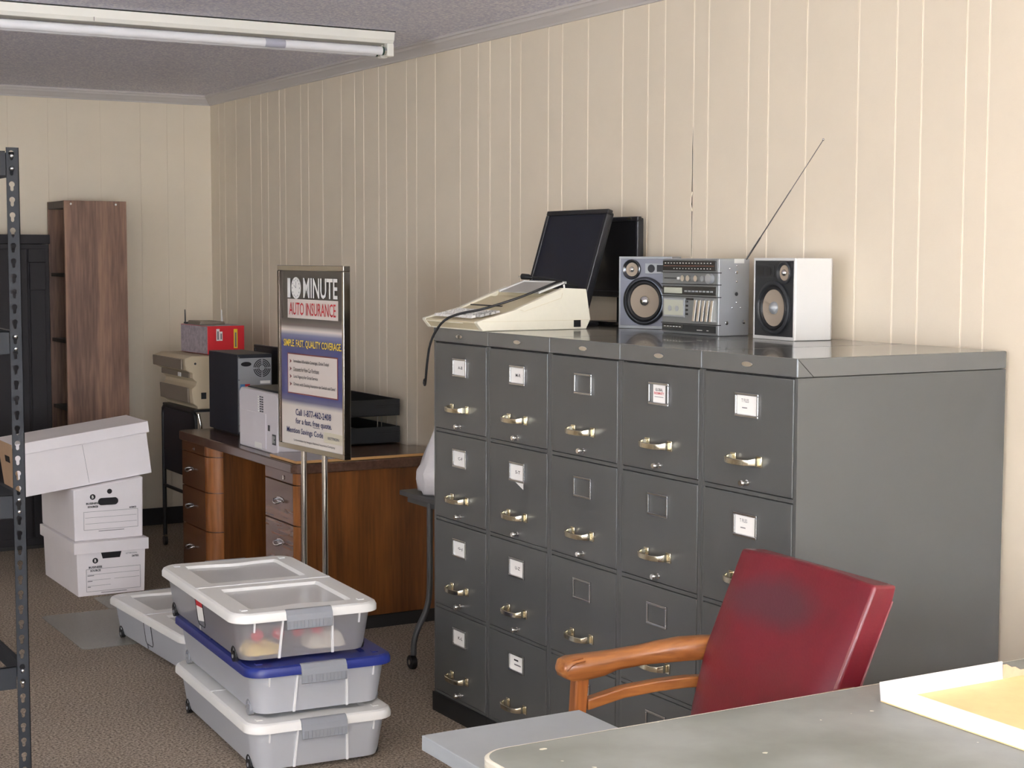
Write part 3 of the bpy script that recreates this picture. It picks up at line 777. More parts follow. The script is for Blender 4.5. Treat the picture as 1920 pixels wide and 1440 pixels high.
for (y, z, r) in ((0.045, h_-0.030, .003), (0.072, h_-0.042, .005), (0.072, h_-0.070, .0035), (0.072, 0.128, .006), (0.072, 0.102, .003), (0.056, 0.086, .003), (0.088, 0.086, .003), (0.036, 0.040, .006), (0.102, 0.042, .006), (0.072, h_-0.022, .003)):
    MB().lathe((w_, y, z), [(r, 0.0), (r, 0.001), (r*0.6, 0.0022), (0, 0.0026)], 'x', 12).build('screw', 'nickel' if r != .006 or z < .1 else 'charcoal', BX, smooth=40)
MB().box(w_, w_+0.0008, 0.062, 0.100, h_-0.014, h_-0.0006).build('hatch', 'silver_light', BX)
an = [(w_-0.006, d_-0.012, h_-0.006)]
dv = Vector((0.350, 0.0, 0.347)); a0 = Vector(an[0])
MB().tube([a0, a0+dv*0.2], 0.0032, 8).tube([a0+dv*0.2, a0+dv*0.6], 0.0021, 8).tube([a0+dv*0.6, a0+dv], 0.0014, 8).sphere(tuple(a0+dv), 0.0038, 10).build('antenna', 'nickel', BX, smooth=50)


# ================================================================== RED ARMCHAIR
RC = thing('armchair', 'red leather armchair with wooden arms between the grey desk and cabinets', 'chair', (-0.45, -0.265, 0), math.radians(-93.4))
def back_y(z):      # leaning front surface of the backrest
    pts = [(0.40, 0.085), (0.53, 0.103), (0.67, 0.142), (0.80, 0.200), (0.895, 0.243)]
    for (z0, y0), (z1, y1) in zip(pts[:-1], pts[1:]):
        if z <= z1: return y0+(y1-y0)*(z-z0)/(z1-z0)
    return pts[-1][1]
def half_w(z):
    return 0.236+0.004*min(1, max(0, (z-0.45)/0.40))
bk = MB(); rings = []
NZ, NX = 14, 14
for i in range(NZ+1):
    z = 0.40+(0.893-0.40)*i/NZ
    y = back_y(z); hwz = half_w(z); r = []
    bul = 0.020*math.sin(PI*min(1, i/NZ*1.05))
    th = 0.070 if i < NZ else 0.062
    for k in range(NX+1):
        u = -1+2*k/NX
        r.append((u*hwz, y-bul*(1-u**4)+0.012*(1-u*u)-0.006+(0.006 if abs(u) == 1 else 0), z+(0.006*(1-u*u) if i == NZ else 0)))
    for k in range(NX+1):
        u = 1-2*k/NX
        r.append((u*hwz*0.985, y+th, z-0.006*(i == NZ)))
    rings.append(r)
bk.loft(rings).build('backrest', 'red_leather', RC, bevel=0.007, smooth=50, seg=3)
pp = [(half_w(0.40+0.455*i/12)*0.985, back_y(0.40+0.455*i/12)+0.066, 0.40+0.455*i/12) for i in range(13)]
for sx in (-1, 1):
    MB().tube([(sx*x, y, z) for x, y, z in pp], 0.0032, 6).build('piping', 'red_leather', RC, smooth=60)
st = MB()
for z, q in ((0.40, 0.0), (0.405, 0.008), (0.455, 0.012), (0.475, 0.0), (0.482, -0.03)):
    pass
st.loft([[(x, y, z) for x, y in rrect(-0.25-e, 0.25+e, -0.34-e, 0.12, 0.05)] for z, e in ((0.385, -0.01), (0.395, 0.0), (0.45, 0.004), (0.468, -0.01), (0.474, -0.035))])
st.build('seat', 'red_leather', RC, smooth=50)
for sx in (-1, 1):
    # carved arm: (y, top z, bottom z, half width, centre x)
    prof = [(-0.206, 0.651, 0.636, 0.022, 0.300), (-0.200, 0.664, 0.624, 0.029, 0.300), (-0.184, 0.668, 0.618, 0.033, 0.300), (-0.140, 0.669, 0.618, 0.033, 0.299),
            (-0.105, 0.670, 0.622, 0.031, 0.297), (-0.070, 0.672, 0.632, 0.028, 0.294), (0.000, 0.677, 0.637, 0.026, 0.288), (0.05, 0.684, 0.638, 0.028, 0.281), (0.10, 0.689, 0.639, 0.029, 0.272), (0.160, 0.689, 0.638, 0.027, 0.262), (0.19, 0.687, 0.638, 0.024, 0.256)]
    rings = []
    for y, zt, zb, hw_, cx in prof:
        cx *= sx; r = []
        for (u, v) in ((-1, .25), (-.86, .75), (-.55, 1), (0, 1.06), (.55, 1), (.86, .75), (1, .25), (1, -.6), (.75, -1), (-.75, -1), (-1, -.6)):
            r.append((cx+u*hw_, y, (zt+zb)/2+v*(zt-zb)/2))
        rings.append(r)
    MB().loft(rings).build('arm', 'oak_orange', RC, smooth=45)
    for dx in (0.0, 0.012):
        MB().tube([(sx*(0.263+dx), -0.16, 0.6645+dx*0.3), (sx*(0.265+dx), -0.190, 0.660+dx*.3), (sx*(0.267+dx), -0.2045, 0.645)], 0.0016, 5, 1).build('arm_bead', 'oak_upright', RC, smooth=60)
    rg = []
    for z, y, d, w2 in ((0.36, -0.155, 0.020, 0.017), (0.45, -0.162, 0.018, 0.016), (0.54, -0.162, 0.016, 0.015), (0.622, -0.156, 0.017, 0.016)):
        rg.append([(sx*0.296+a*w2, y+b*d, z) for a, b in ((-1, -1), (1, -1), (1, 1), (-1, 1))])
    MB().loft(rg).build('arm_post', 'oak_upright', RC, bevel=0.004)
    rg = []
    for y, z, cx in ((-0.142, 0.556, 0.296), (-0.05, 0.575, 0.290), (0.04, 0.583, 0.280), (0.11, 0.586, 0.268), (0.17, 0.584, 0.256)):
        rg.append([(sx*cx+a*0.014, y, z+b*0.013) for a, b in ((-1, -1), (1, -1), (1, 1), (-1, 1))])
    MB().loft(rg).build('side_rail', 'oak_orange', RC, bevel=0.004)
    MB().box(sx*0.275-0.03, sx*0.275+0.03, -0.18, 0.14, 0.345, 0.384).build('seat_rail', 'oak_orange', RC, bevel=0.004)
MB().box(-0.24, 0.24, -0.33, 0.10, 0.345, 0.3845).build('seat_frame', 'oak_orange', RC, bevel=0.004)
MB().cyl((0, -0.11, 0.10), 0.03, 0.245, 'z', 16).build('swivel_column', 'black_steel', RC, smooth=40)
for k in range(4):
    a = PI/4+k*PI/2; c, s_ = math.cos(a), math.sin(a)
    def Q(u, v, z): return (c*u-s_*v, -0.11+s_*u+c*v, z)
    lg = MB().hexa([Q(0.02, -.024, .075), Q(0.29, -.016, .05), Q(0.29, .016, .05), Q(.02, .024, .075), Q(.02, -.022, .13), Q(.29, -.014, .075), Q(.29, .014, .075), Q(.02, .022, .13)]).build('base_leg', 'oak_orange', RC, bevel=0.004)
    MB().cyl((c*0.275-0.009, -0.11+s_*0.275, 0.026), 0.025, 0.018, 'x', 16).build('caster', 'rubber_black', RC, smooth=40)

# ================================================================== GREY DESK IN THE FOREGROUND
GD = thing('desk', 'grey metal desk with pale ribbed edge in the foreground', 'desk', (-0.48, -1.05, 0))
ZD = 0.74
o_ = (-0.48, -1.05, 0)
x0, x1, y0, y1 = -1.250, 0.290, -1.43, -0.668
rg = []
for z, e in ((ZD-0.034, -0.002), (ZD-0.032, 0.0), (ZD-0.026, 0.0), (ZD-0.024, -0.0025), (ZD-0.022, 0.0), (ZD-0.015, 0.0), (ZD-0.013, -0.0025), (ZD-0.011, 0.0), (ZD-0.003, 0.0), (ZD, -0.003), (ZD, -0.006)):
    rg.append([(x, y, z) for x, y in rrect(x0-e, x1+e, y0-e, y1+e, 0.055, 8)])
MB(o_).loft(rg, cap=False).build('edge_band', 'desk_rim', GD, smooth=35)
MB(o_).prism(rrect(x0+0.006, x1-0.006, y0+0.006, y1-0.006, 0.05, 8), ZD-0.033, ZD-0.0004).build('desktop', 'desk_lino', GD)
lf_ = MB(o_).box(-1.221, -0.882, -1.05, -0.421, 0.672, 0.700).build('pull_out_leaf', 'leaf_grey', GD, bevel=0.0015); lf_['label'] = 'plain grey leaf pulled out under the desktop'
for xa, xb in ((-1.20, -0.82), (-0.10, 0.25)):
    MB(o_).box(xa, xb, -1.40, -1.07 if xa < -1 else -0.72, 0.05, 0.66).build('pedestal', 'steel_grey', GD, bevel=0.003)
    MB(o_).box(xa+0.02, xb-0.02, -1.38, -1.09 if xa < -1 else -0.74, 0.0, 0.05).build('plinth', 'black_steel', GD)
for k in range(3):
    d = MB(o_).box(-0.085, 0.235, -0.7195, -0.705, 0.07+k*0.195, 0.255+k*0.195).build('drawer', 'steel_grey', GD, bevel=0.003)
    MB(o_).box(0.02, 0.13, -0.7045, -0.690, 0.16+k*0.195, 0.172+k*0.195).build('handle', 'nickel', d, bevel=0.002)
MB(o_).box(-1.19, 0.24, -1.37, -1.35, 0.30, 0.66).build('modesty_panel', 'steel_grey', GD)
for xa in (-1.215, -0.885):
    pass
MB(o_).box(-1.20, 0.25, -1.40, -1.07, 0.66, 0.671).box(-0.80, 0.25, -1.07, -0.72, 0.66, 0.705).build('under_frame', 'steel_grey', GD)
MB(o_).box(-1.23, -0.83, -1.40, -1.10, 0.671, 0.6718).box(-1.235, -1.225, -1.40, -0.70, 0.66, 0.7055).build('slide_rail', 'steel_edge', GD)

# cardboard tray lying on the desk
TR = thing('cardboard_tray', 'low white cardboard tray with kraft inside lying on the grey desk', 'cardboard tray', (-0.28, -0.97, ZD), 0)
o_ = (-0.28, -0.97, 0.0)
zz = ZD+0.0004-ZD
o_ = (-0.28, -0.97, ZD)
MB(o_).box(-0.437, -0.05, -1.25, -0.772, ZD+0.0004, ZD+0.0025).build('base', 'kraft', TR)
MB(o_).hexa([(-0.437, -1.25, ZD+.0025), (-0.4345, -1.25, ZD+.0025), (-0.4345, -0.772, ZD+.0025), (-0.437, -0.772, ZD+.0025),
             (-0.441, -1.25, ZD+.036), (-0.438, -1.25, ZD+.036), (-0.438, -0.772, ZD+.037), (-0.441, -0.772, ZD+.037)]).build('side_wall', 'card_box', TR)
MB(o_).hexa([(-0.4345, -0.7745, ZD+.0025), (-0.12, -0.7745, ZD+.0025), (-0.12, -0.772, ZD+.0025), (-0.4345, -0.772, ZD+.0025),
             (-0.438, -0.772, ZD+.037), (-0.122, -0.774, ZD+.038), (-0.122, -0.771, ZD+.038), (-0.438, -0.769, ZD+.037)]).build('side_wall', 'card_box', TR)
MB(o_).box(-0.05, -0.047, -1.25, -0.80, ZD+.0025, ZD+.030).build('side_wall', 'card_box', TR)
fl_ = MB(o_)
pts = []; fs = []
for i in range(7):
    x = -0.118+i*0.012; zt = ZD+0.030-0.004*i+(0.003 if i % 2 else 0)
    pts += [(x, -0.772, ZD+.0025), (x+.002, -0.770+0.002*(i % 2), zt)]
    if i: fs.append((2*i-2, 2*i, 2*i+1, 2*i-1))
fl_.add(pts, fs).build('torn_flap', 'card_brown', TR, solid=0.002)

# ================================================================== STEEL RACK ON THE LEFT
RK = thing('shelving_rack', 'black slotted steel shelving rack at the left edge', 'shelving', (-2.03, 1.35, 0))
o_ = (-2.03, 1.35, 0)
HR = 1.835
def keyhole(cx, cz):
    pts = []
    R_, r_ = 0.0072, 0.0042
    a0 = math.asin(r_/R_)
    for k in range(13):
        a = -PI/2+a0+(2*PI-2*a0)*k/12
        pts.append((cx+R_*math.cos(a), cz+0.0045+R_*math.sin(a)))
    for k in range(5):
        a = PI+PI*k/4
        pts.append((cx+r_*math.cos(a), cz-0.0085+r_*math.sin(a)))
    return pts
def on_rect(cx, cz, px, pz, x0, x1, z0, z1):
    dx, dz = px-cx, pz-cz
    t = min((x1-cx)/dx if dx > 1e-9 else ((x0-cx)/dx if dx < -1e-9 else 1e9), (z1-cz)/dz if dz > 1e-9 else ((z0-cz)/dz if dz < -1e-9 else 1e9))
    return (cx+dx*t, cz+dz*t)
def post(sx, sy, xc, yc):
    """angle post: slotted flange across x at y=yc, plain flange along y at x=xc"""
    mb = MB(o_)
    W_ = 0.031; P_ = 0.0381; th = 0.0018
    x0, x1 = (xc-W_, xc) if sx > 0 else (xc, xc+W_)
    n = int(HR/P_)
    z0_ = HR-n*P_
    for yy in (yc, yc+th*sy):
        mb.add([(x0, yy, 0), (x1, yy, 0), (x1, yy, z0_), (x0, yy, z0_)], [(0, 1, 2, 3)])
    for k in range(n):
        z0, z1 = z0_+k*P_, z0_+(k+1)*P_
        cx, cz = (x0+x1)/2, (z0+z1)/2
        kh = keyhole(cx-0.0025*sx, cz)
        cyc = cz
        out = [on_rect(cx-0.0025*sx, cz, u, v, x0, x1, z0, z1) for u, v in kh]
        # snap rectangle corners onto the closest outline points
        for qx, qz in ((x0, z0), (x1, z0), (x1, z1), (x0, z1)):
            j = min(range(len(out)), key=lambda i_: (out[i_][0]-qx)**2+(out[i_][1]-qz)**2); out[j] = (qx, qz)
        for yy in (yc, yc+th*sy):
            mb.ring(out, kh, yy, yy, lambda u, v, w: (u, w, v))
        m_ = len(kh)
        mb.add([(u, yc, v) for u, v in kh]+[(u, yc+th*sy, v) for u, v in kh], [(i, (i+1) % m_, m_+(i+1) % m_, m_+i) for i in range(m_)])
    mb.box(min(xc, xc-th*sx), max(xc, xc-th*sx), min(yc, yc+W_*sy), max(yc, yc+W_*sy), 0, HR)
    mb.box(x0, x0+0.0006, min(yc, yc+th*sy), max(yc, yc+th*sy), 0, HR)
    return mb.build('post', 'rack_black', RK)
XP, YP = -1.561, 1.122
post(1, 1, XP, YP); post(-1, 1, XP-0.92, YP); post(1, -1, XP, YP+0.46); post(-1, -1, XP-0.92, YP+0.46)
for zt, zb in ((1.826, 1.766), (1.378, 1.322), (0.966, 0.908), (0.527, 0.470)):
    for yy, s in ((YP+0.002, 1), (YP+0.458, -1)):
        mb = MB(o_).box(XP-0.918, XP-0.0325, min(yy, yy+0.0018*s), max(yy, yy+0.0018*s), zb, zt)
        mb.box(XP-0.918, XP-0.0325, min(yy, yy+0.012*s), max(yy, yy+0.012*s), zt-0.0015, zt)
        mb.build('beam', 'rack_black', RK)
        for zz in (zt-0.012, zt-0.043):
            MB(o_).sphere((XP-0.017, yy+(-0.0025 if s > 0 else 0.0025), zz), 0.0052, 8).build('rivet', 'nickel', RK, smooth=60)
    for xx, s in ((XP-0.003, -1), (XP-0.917, 1)):
        mb = MB(o_).box(min(xx, xx+0.0018*s), max(xx, xx+0.0018*s), YP+0.033, YP+0.427, zb, zt)
        mb.box(min(xx, xx+0.014*s), max(xx, xx+0.014*s), YP+0.033, YP+0.427, zt-0.0015, zt)
        mb.build('end_beam', 'rack_black', RK)

# ================================================================== STORAGE BINS
def bin_box(label, loc, rotz, lid_m, body_m, clear, rim_m=None, sticker=False, wheel_m='rubber_black'):
    t = thing('storage_bin', label, 'storage bin', loc, rotz, 'underbed storage bins with latches')
    W2, L2, HB = 0.238, 0.446, 0.148
    # body: open tub, walls flare slightly
    rg = []
    for z, w, l, r in ((0.012, W2-0.056, L2-0.056, 0.03), (0.014, W2-0.040, L2-0.040, 0.045), (0.030, W2-0.033, L2-0.033, 0.055), (HB-0.008, W2-0.018, L2-0.016, 0.06), (HB, W2-0.016, L2-0.014, 0.06)):
        rg.append([(x, y, z) for x, y in rrect(-w, w, -l, l, r, 6)])
    b = MB(); b.loft(rg, cap=False)
    n = len(rg[0]); b.add(rg[0], [tuple(reversed(range(n)))])
    b.build('body', body_m, t, smooth=40)
    for sx in (-1, 1):   # ribs framing the latch recess on the short ends and small ribs
        for sy in (-1, 1):
            MB().hexa([(sx*0.086-.004, sy*(L2-.037), 0.014), (sx*0.086+.004, sy*(L2-.037), 0.014), (sx*0.086+.004, sy*(L2-.031), .014), (sx*0.086-.004, sy*(L2-.031), .014),
                       (sx*0.079-.003, sy*(L2-.019), HB-.012), (sx*0.079+.003, sy*(L2-.019), HB-.012), (sx*0.079+.003, sy*(L2-.011), HB-.012), (sx*0.079-.003, sy*(L2-.011), HB-.012)]).build('rib', 'rib_white', t, bevel=0.001)
            MB().hexa([(sx*0.168-.0025, sy*(L2-.024), HB-.045), (sx*0.168+.0025, sy*(L2-.024), HB-.045), (sx*0.168+.0025, sy*(L2-.018), HB-.045), (sx*0.168-.0025, sy*(L2-.018), HB-.045),
                       (sx*0.168-.0025, sy*(L2-.018), HB-.006), (sx*0.168+.0025, sy*(L2-.018), HB-.006), (sx*0.168+.0025, sy*(L2-.010), HB-.006), (sx*0.168-.0025, sy*(L2-.010), HB-.006)]).build('short_rib', 'rib_white', t)
            yy = sy*(L2-0.105 if sy < 0 else L2-0.095)
            wx = sx*(W2-0.036)
            whl = MB().cyl((wx-0.008, yy, 0.0175), 0.017, 0.016, 'x', 20).build('wheel', wheel_m, t, smooth=40)
            MB().cyl((wx+(0.0075 if sx > 0 else -0.0095), yy, 0.0175), 0.006, 0.002, 'x', 12).build('hub', 'latch_grey', whl)
            MB().tube([(wx+sx*0.004, yy-0.022, 0.018), (wx+sx*0.004, yy-0.020, 0.036), (wx+sx*0.004, yy-0.008, 0.047), (wx+sx*0.004, yy+0.008, 0.047), (wx+sx*0.004, yy+0.020, 0.036), (wx+sx*0.004, yy+0.022, 0.018)], 0.0035, 6, 1).build('wheel_arch', wheel_m, t, smooth=60)
    # lid: skirt, top plate with two windows, centre bar
    rg = []
    for z, e, r in ((HB-0.010, -0.008, .055), (HB-0.012, 0.0, .06), (HB+0.004, 0.0, .06), (HB+0.013, -0.004, .06), (HB+0.017, -0.012, .055)):
        rg.append([(x, y, z) for x, y in rrect(-W2-e, W2+e, -L2-e, L2+e, r, 8)])
    ld = MB(); ld.loft(rg, cap=False)
    zt = HB+0.017
    for sy in (-1, 1):
        ya, yb = (0.0, L2-0.012)
        cy = 0.215
        ow = W2-0.012
        NA = 96
        win = []; out = []
        for k in range(NA):
            a = 2*PI*k/NA; c, s = math.cos(a), math.sin(a)
            # plate half: square at the centre line, rounded at the far corners
            tx = ow/abs(c) if abs(c) > 1e-9 else 1e9
            ty = ((yb-cy)/s if s > 1e-9 else ((ya-cy)/s if s < -1e-9 else 1e9))
            tt = min(tx, ty); px, py = c*tt, cy+s*tt
            R_ = 0.055
            qx, qy = abs(px)-(ow-R_), py-(yb-R_)
            if qx > 0 and qy > 0:
                # ray against the corner arc
                ox, oy = (ow-R_)*(1 if c > 0 else -1), (yb-R_)
                B_ = c*ox+s*(oy-cy); D_ = B_*B_-(ox*ox+(oy-cy)**2-R_*R_)
                tt = B_+math.sqrt(max(D_, 0)); px, py = c*tt, cy+s*tt
            out.append((px, sy*py))
            ww, hh, rr = 0.165, 0.160, 0.03
            tx = ww/abs(c) if abs(c) > 1e-9 else 1e9
            ty = hh/abs(s) if abs(s) > 1e-9 else 1e9
            tt = min(tx, ty); px, py = c*tt, cy+s*tt
            if py > cy+hh-0.02: py -= 0.018*(0.5+0.5*math.cos(PI*min(1, abs(px)/0.11)))
            win.append((px, sy*py))
        if sy < 0: out.reverse(); win.reverse()
        ld.ring(out, win, zt, zt)
        win2 = [(x*0.95, sy*cy+(y-sy*cy)*0.95) for x, y in win]
        ld.ring(win, win2, zt, zt-0.009)
        wp = MB(); wp.add([(x, y, zt-0.009) for x, y in win2], [tuple(range(NA))])
        wp.build('lid_panel', clear if clear else lid_m, t)
        for sx in (-1, 1):
            MB().box(sx*0.188-0.010, sx*0.188+0.010, sy*0.385-0.010, sy*0.385+0.010, zt, zt+0.0025).build('lid_pad', 'rib_white' if clear else lid_m, t, bevel=0.001)
        MB().box(-0.035, 0.035, sy*0.36-0.006, sy*0.36+0.006, zt-0.009, zt-0.006).build('panel_mark', 'rib_white' if clear else lid_m, t)
    ld.build('lid', lid_m, t, smooth=35)
    MB().hexa([(-W2-0.001, -.006, HB-.010), (W2+.001, -.006, HB-.010), (W2+.001, .006, HB-.010), (-W2-.001, .006, HB-.010),
               (-W2+.011, -.006, zt+.0015), (W2-.011, -.006, zt+.0015), (W2-.011, .006, zt+.0015), (-W2+.011, .006, zt+.0015)]).build('centre_bar', rim_m or lid_m, t)
    for sy in (-1, 1):
        rg = []
        for y, z in ((L2-0.016, zt+0.002), (L2-0.004, zt+0.001), (L2+0.007, HB+0.004), (L2+0.010, HB-0.014), (L2+0.009, HB-0.040), (L2+0.003, HB-0.042), (L2+0.004, HB-0.014), (L2-0.002, HB+0.0)):
            rg.append((y, z))
        hd = MB(); hd.loft([[(x, sy*y, z) for y, z in rg] for x in (-0.073, 0.073)])
        h_ = hd.build('latch', 'latch_grey', t, bevel=0.0015)
        for k in range(12):
            x = -0.066+k*0.0120
            MB().box(x-0.0006, x+0.0006, min(sy*(L2+.0095), sy*(L2+.0112)), max(sy*(L2+.0095), sy*(L2+.0112)), HB-0.036, HB-0.014).build('latch_rib', 'latch_grey', h_)
    if sticker:
        wx = -W2+0.0165
        def SP(y, z, e=0.0):
            return (-(W2-0.018-(HB-0.008-z)*0.13)-0.0010-e, y, z)
        MB().add([SP(-0.040, .062), SP(.042, .050), SP(.042, HB-.013), SP(-0.040, HB-.013)], [(0, 1, 2, 3)]).build('sticker', 'card_white' if sticker == 2 else 'bin_milky', t)
        q = [(-0.040, HB-.013), (-0.040, .050), (-0.030, .040), (.032, .040), (.042, .050), (.042, HB-.013)]
        MB().tube([SP(y, z, .0006) for y, z in q], 0.0013, 5).build('sticker_border', 'ink', t)
        MB().tube([SP(.026, .040, .0006), SP(.026, .022, .0006)], 0.0026, 5).build('sticker_barcode', 'ink_grey', t)
        if sticker == 2:
            MB().add([SP(-0.037, HB-.042, .0004), SP(.039, HB-.046, .0004), SP(.039, HB-.016, .0004), SP(-0.037, HB-.016, .0004)], [(0, 1, 2, 3)]).build('sticker_banner', 'ink_red', t)
    return t
BR = math.radians(-3.4)
def along(c, a, d):
    return (c[0]-math.sin(a)*d, c[1]+math.cos(a)*d)
cb = along((-0.600, 1.472), BR, 0.446); cm = along((-0.592, 1.490), BR, 0.446); ct_ = along((-0.632, 1.506), BR, 0.446)
bin_box('lowest bin of the stack of three, white lid, on the carpet', (cb[0], cb[1], 0.0005), BR, 'lid_white', 'bin_milky', None)
bin_box('blue lidded storage bin in the middle of the stack', (cm[0], cm[1], 0.1672), BR, 'lid_blue', 'bin_milky', None, wheel_m='latch_grey')
ZB = 0.3342
bin_box('topmost storage bin of the stack, white lid with clear panels, red balls inside', (ct_[0], ct_[1], ZB), BR, 'lid_white', 'bin_clear', 'lid_window', 'rib_white', 2)
bin_box('single storage bin on the carpet beside the stack and the cardboard boxes', (-0.425, 3.115, 0.0045), math.radians(2.0), 'lid_white', 'bin_milky', 'lid_window', 'rib_white', 1)

# contents of the topmost bin
def inbin(x, y, z):
    c, s = math.cos(BR), math.sin(BR)
    return (ct_[0]+c*x-s*y, ct_[1]+s*x+c*y, ZB+z)
for k, (x, y) in enumerate(((-0.130, -0.335), (-0.062, -0.33), (0.004, -0.325), (0.066, -0.325))):
    b = MB().sphere((0, 0, 0.020), 0.020, 14).build('bauble', 'bauble_red', smooth=60)
    b.location = inbin(x, y, 0.052)
    tag(b, ['shiny red ball in the topmost bin, first from the left', 'shiny red ball in the topmost bin, second from the left',
            'shiny red ball in the topmost bin, under the grey latch', 'shiny red ball in the topmost bin, next to the white cloth'][k], 'ball', 'red balls in the top bin')
def cloth(name, label, m, cx, cy, z0, sx, sy, h, seed, curl):
    rnd = random.Random(seed); mb = MB(); n = 13
    pts = []
    for i in range(n):
        for j in range(n):
            u, v = -1+2*i/(n-1), -1+2*j/(n-1)
            d = max(abs(u), abs(v)); r = math.hypot(u, v)
            z = h*(1-0.75*d**4)*(0.75+0.25*math.sin(5*u+curl)*math.cos(4*v))+0.004*rnd.random()
            if d > 0.99: z = 0.0
            pts.append((u*sx*(1-0.14*v*v), v*sy*(1-0.10*u*u), z))
    fs = [(i*n+j, (i+1)*n+j, (i+1)*n+j+1, i*n+j+1) for i in range(n-1) for j in range(n-1)]
    o = mb.add(pts, fs).build(name, m, smooth=80)
    o.location = inbin(cx, cy, z0); o.rotation_euler = (0, 0, BR)
    return tag(o, label, 'cloth')
cloth('folded_cloth', 'yellow folded cloth at the left front inside the topmost bin', 'cloth_yellow', -0.115, -0.315, 0.0165, 0.062, 0.055, 0.038, 3, 0.6)
cloth('folded_cloth', 'white crumpled cloth at the right front inside the topmost bin', 'cloth_white', 0.095, -0.300, 0.0165, 0.066, 0.058, 0.056, 5, 1.9)
pk = MB().box(-0.165, 0.165, -0.02, 0.46, 0, 0.036).build('packet', 'dark_purple', bevel=0.008)
pk.location = inbin(0, -0.355, 0.0155); pk.rotation_euler = (0, 0, BR)
pk.location = inbin(0, -0.215, 0.0155)
tag(pk, 'flat dark packet filling the bottom of the topmost bin', 'packet')

# clear chair mat on the carpet
CMt = MB((-0.45, 3.7, 0)).prism(rrect(-0.835, -0.10, 3.338, 4.02, 0.03), 0.0008, 0.0035)
CMt.prism(rrect(-0.53, -0.15, 4.021, 4.30, 0.02), 0.0008, 0.0035)
cm_ = CMt.build('chair_mat', 'mat_plastic'); cm_.location = (-0.45, 3.7, 0)
tag(cm_, 'clear plastic floor mat on the carpet in front of the boxes', 'floor mat')


# ================================================================== WOODEN DESK AND WHAT STANDS ON IT
# local frame: x runs from the far end towards the camera, front faces local -y (world -x)
DK = thing('wooden_desk', 'brown wooden double pedestal desk against the boarded wall', 'desk', (0.0, 3.855, 0), -PI/2)
ZK = 0.72
hl = 0.755
top = rrect(-hl, hl, -0.022, 0.690, 0.05, 6)
MB().prism(top, ZK-0.042, ZK).build('desktop', 'desk_top_wood', DK, bevel=0.006, seg=3)
# far pedestal (x -0.74 .. -0.205), near pedestal (x 0.365 .. 0.735)
for (xa, xb, rl, rr_) in ((-0.738, -0.335, 0.0, 0.055), (0.365, 0.738, 0.0, 0.045)):
    nm = 'pedestal'
    out = [(xa, 0.014), (xb-0.010, 0.014), (xb-0.010, 0.680), (xa, 0.680)]
    if rr_ > 0.05:
        out = [(xa, 0.014)]+[(xb-0.012-rr_+rr_*math.sin(PI/2*k/8), 0.014+rr_-rr_*math.cos(PI/2*k/8)) for k in range(9)]+[(xb-0.012, 0.680), (xa, 0.680)]
    MB().prism(out, 0.055, ZK-0.0425).build(nm, 'desk_side_wood', DK, smooth=30)
    MB().box(xa+0.01, xb-0.02, 0.04, 0.66, 0.0, 0.055).build('plinth', 'vinyl_black', DK)
    # lock rail and drawers
    zz = [(0.628, 0.676), (0.459, 0.624), (0.274, 0.455), (0.062, 0.270)]
    for k, (z0, z1) in enumerate(zz):
        flat_r = xb-0.012-rr_ if rr_ > 0.05 else xb-0.012-rr_
        d = MB().box(xa+0.004, flat_r, -0.002, 0.0138, z0, z1).build('drawer' if k else 'lock_rail', 'desk_front_wood', DK, bevel=0.002)
        # rounded inner end of the drawer front
        rr2 = rr_+0.012
        arc = [(flat_r+rr2*math.sin(PI/2*j/8), 0.0-0.002+rr2-rr2*math.cos(PI/2*j/8)) for j in range(9)]
        arc2 = [(flat_r+(rr2-0.012)*math.sin(PI/2*j/8), 0.0105+(rr2-0.012)-(rr2-0.012)*math.cos(PI/2*j/8)) for j in range(9)]
        MB().prism(arc+arc2[::-1], z0+0.0006, z1-0.0006).build('rounded_end', 'desk_round_wood', d, smooth=40)
        hx = xa+0.135 if rr_ > 0.05 else xa+0.175
        if k == 0:
            MB().lathe((hx+0.04, -0.0022, (z0+z1)/2-0.006), [(0.009, 0.0), (0.009, -0.003), (0.0045, -0.0035), (0.0, -0.001)], 'y', 16).build('lock', 'nickel', d, smooth=40)
        else:
            zm = (z0+z1)/2+0.006
            MB().prism([(hx-0.045, zm), (hx-0.030, zm+0.010), (hx, zm+0.013), (hx+0.030, zm+0.010), (hx+0.045, zm), (hx+0.030, zm-0.010), (hx-0.030, zm-0.010)], -0.005, -0.0021, 'y').build('handle_plate', 'nickel', d, bevel=0.001)
            MB().tube([(hx-0.036, -0.004, zm), (hx-0.036, -0.020, zm-0.002), (hx-0.020, -0.026, zm-0.012), (hx+0.020, -0.026, zm-0.012), (hx+0.036, -0.020, zm-0.002), (hx+0.036, -0.004, zm)], 0.0045, 8, 1).build('handle', 'nickel', d, smooth=60)
MB().box(-0.346, 0.364, 0.55, 0.565, 0.10, ZK-0.0425).build('modesty_panel', 'desk_side_wood', DK)
# framed end panel facing the camera
MB().box(0.7285, 0.741, 0.020, 0.075, 0.057, ZK-0.043).build('end_stile', 'desk_side_wood', DK, bevel=0.002)
MB().box(0.7285, 0.7345, 0.076, 0.672, 0.057, ZK-0.043).build('end_panel', 'desk_side_wood', DK, bevel=0.001)
MB().box(0.722, 0.730, 0.05, 0.67, 0.0, 0.0545).build('kick_strip', 'vinyl_black', DK)

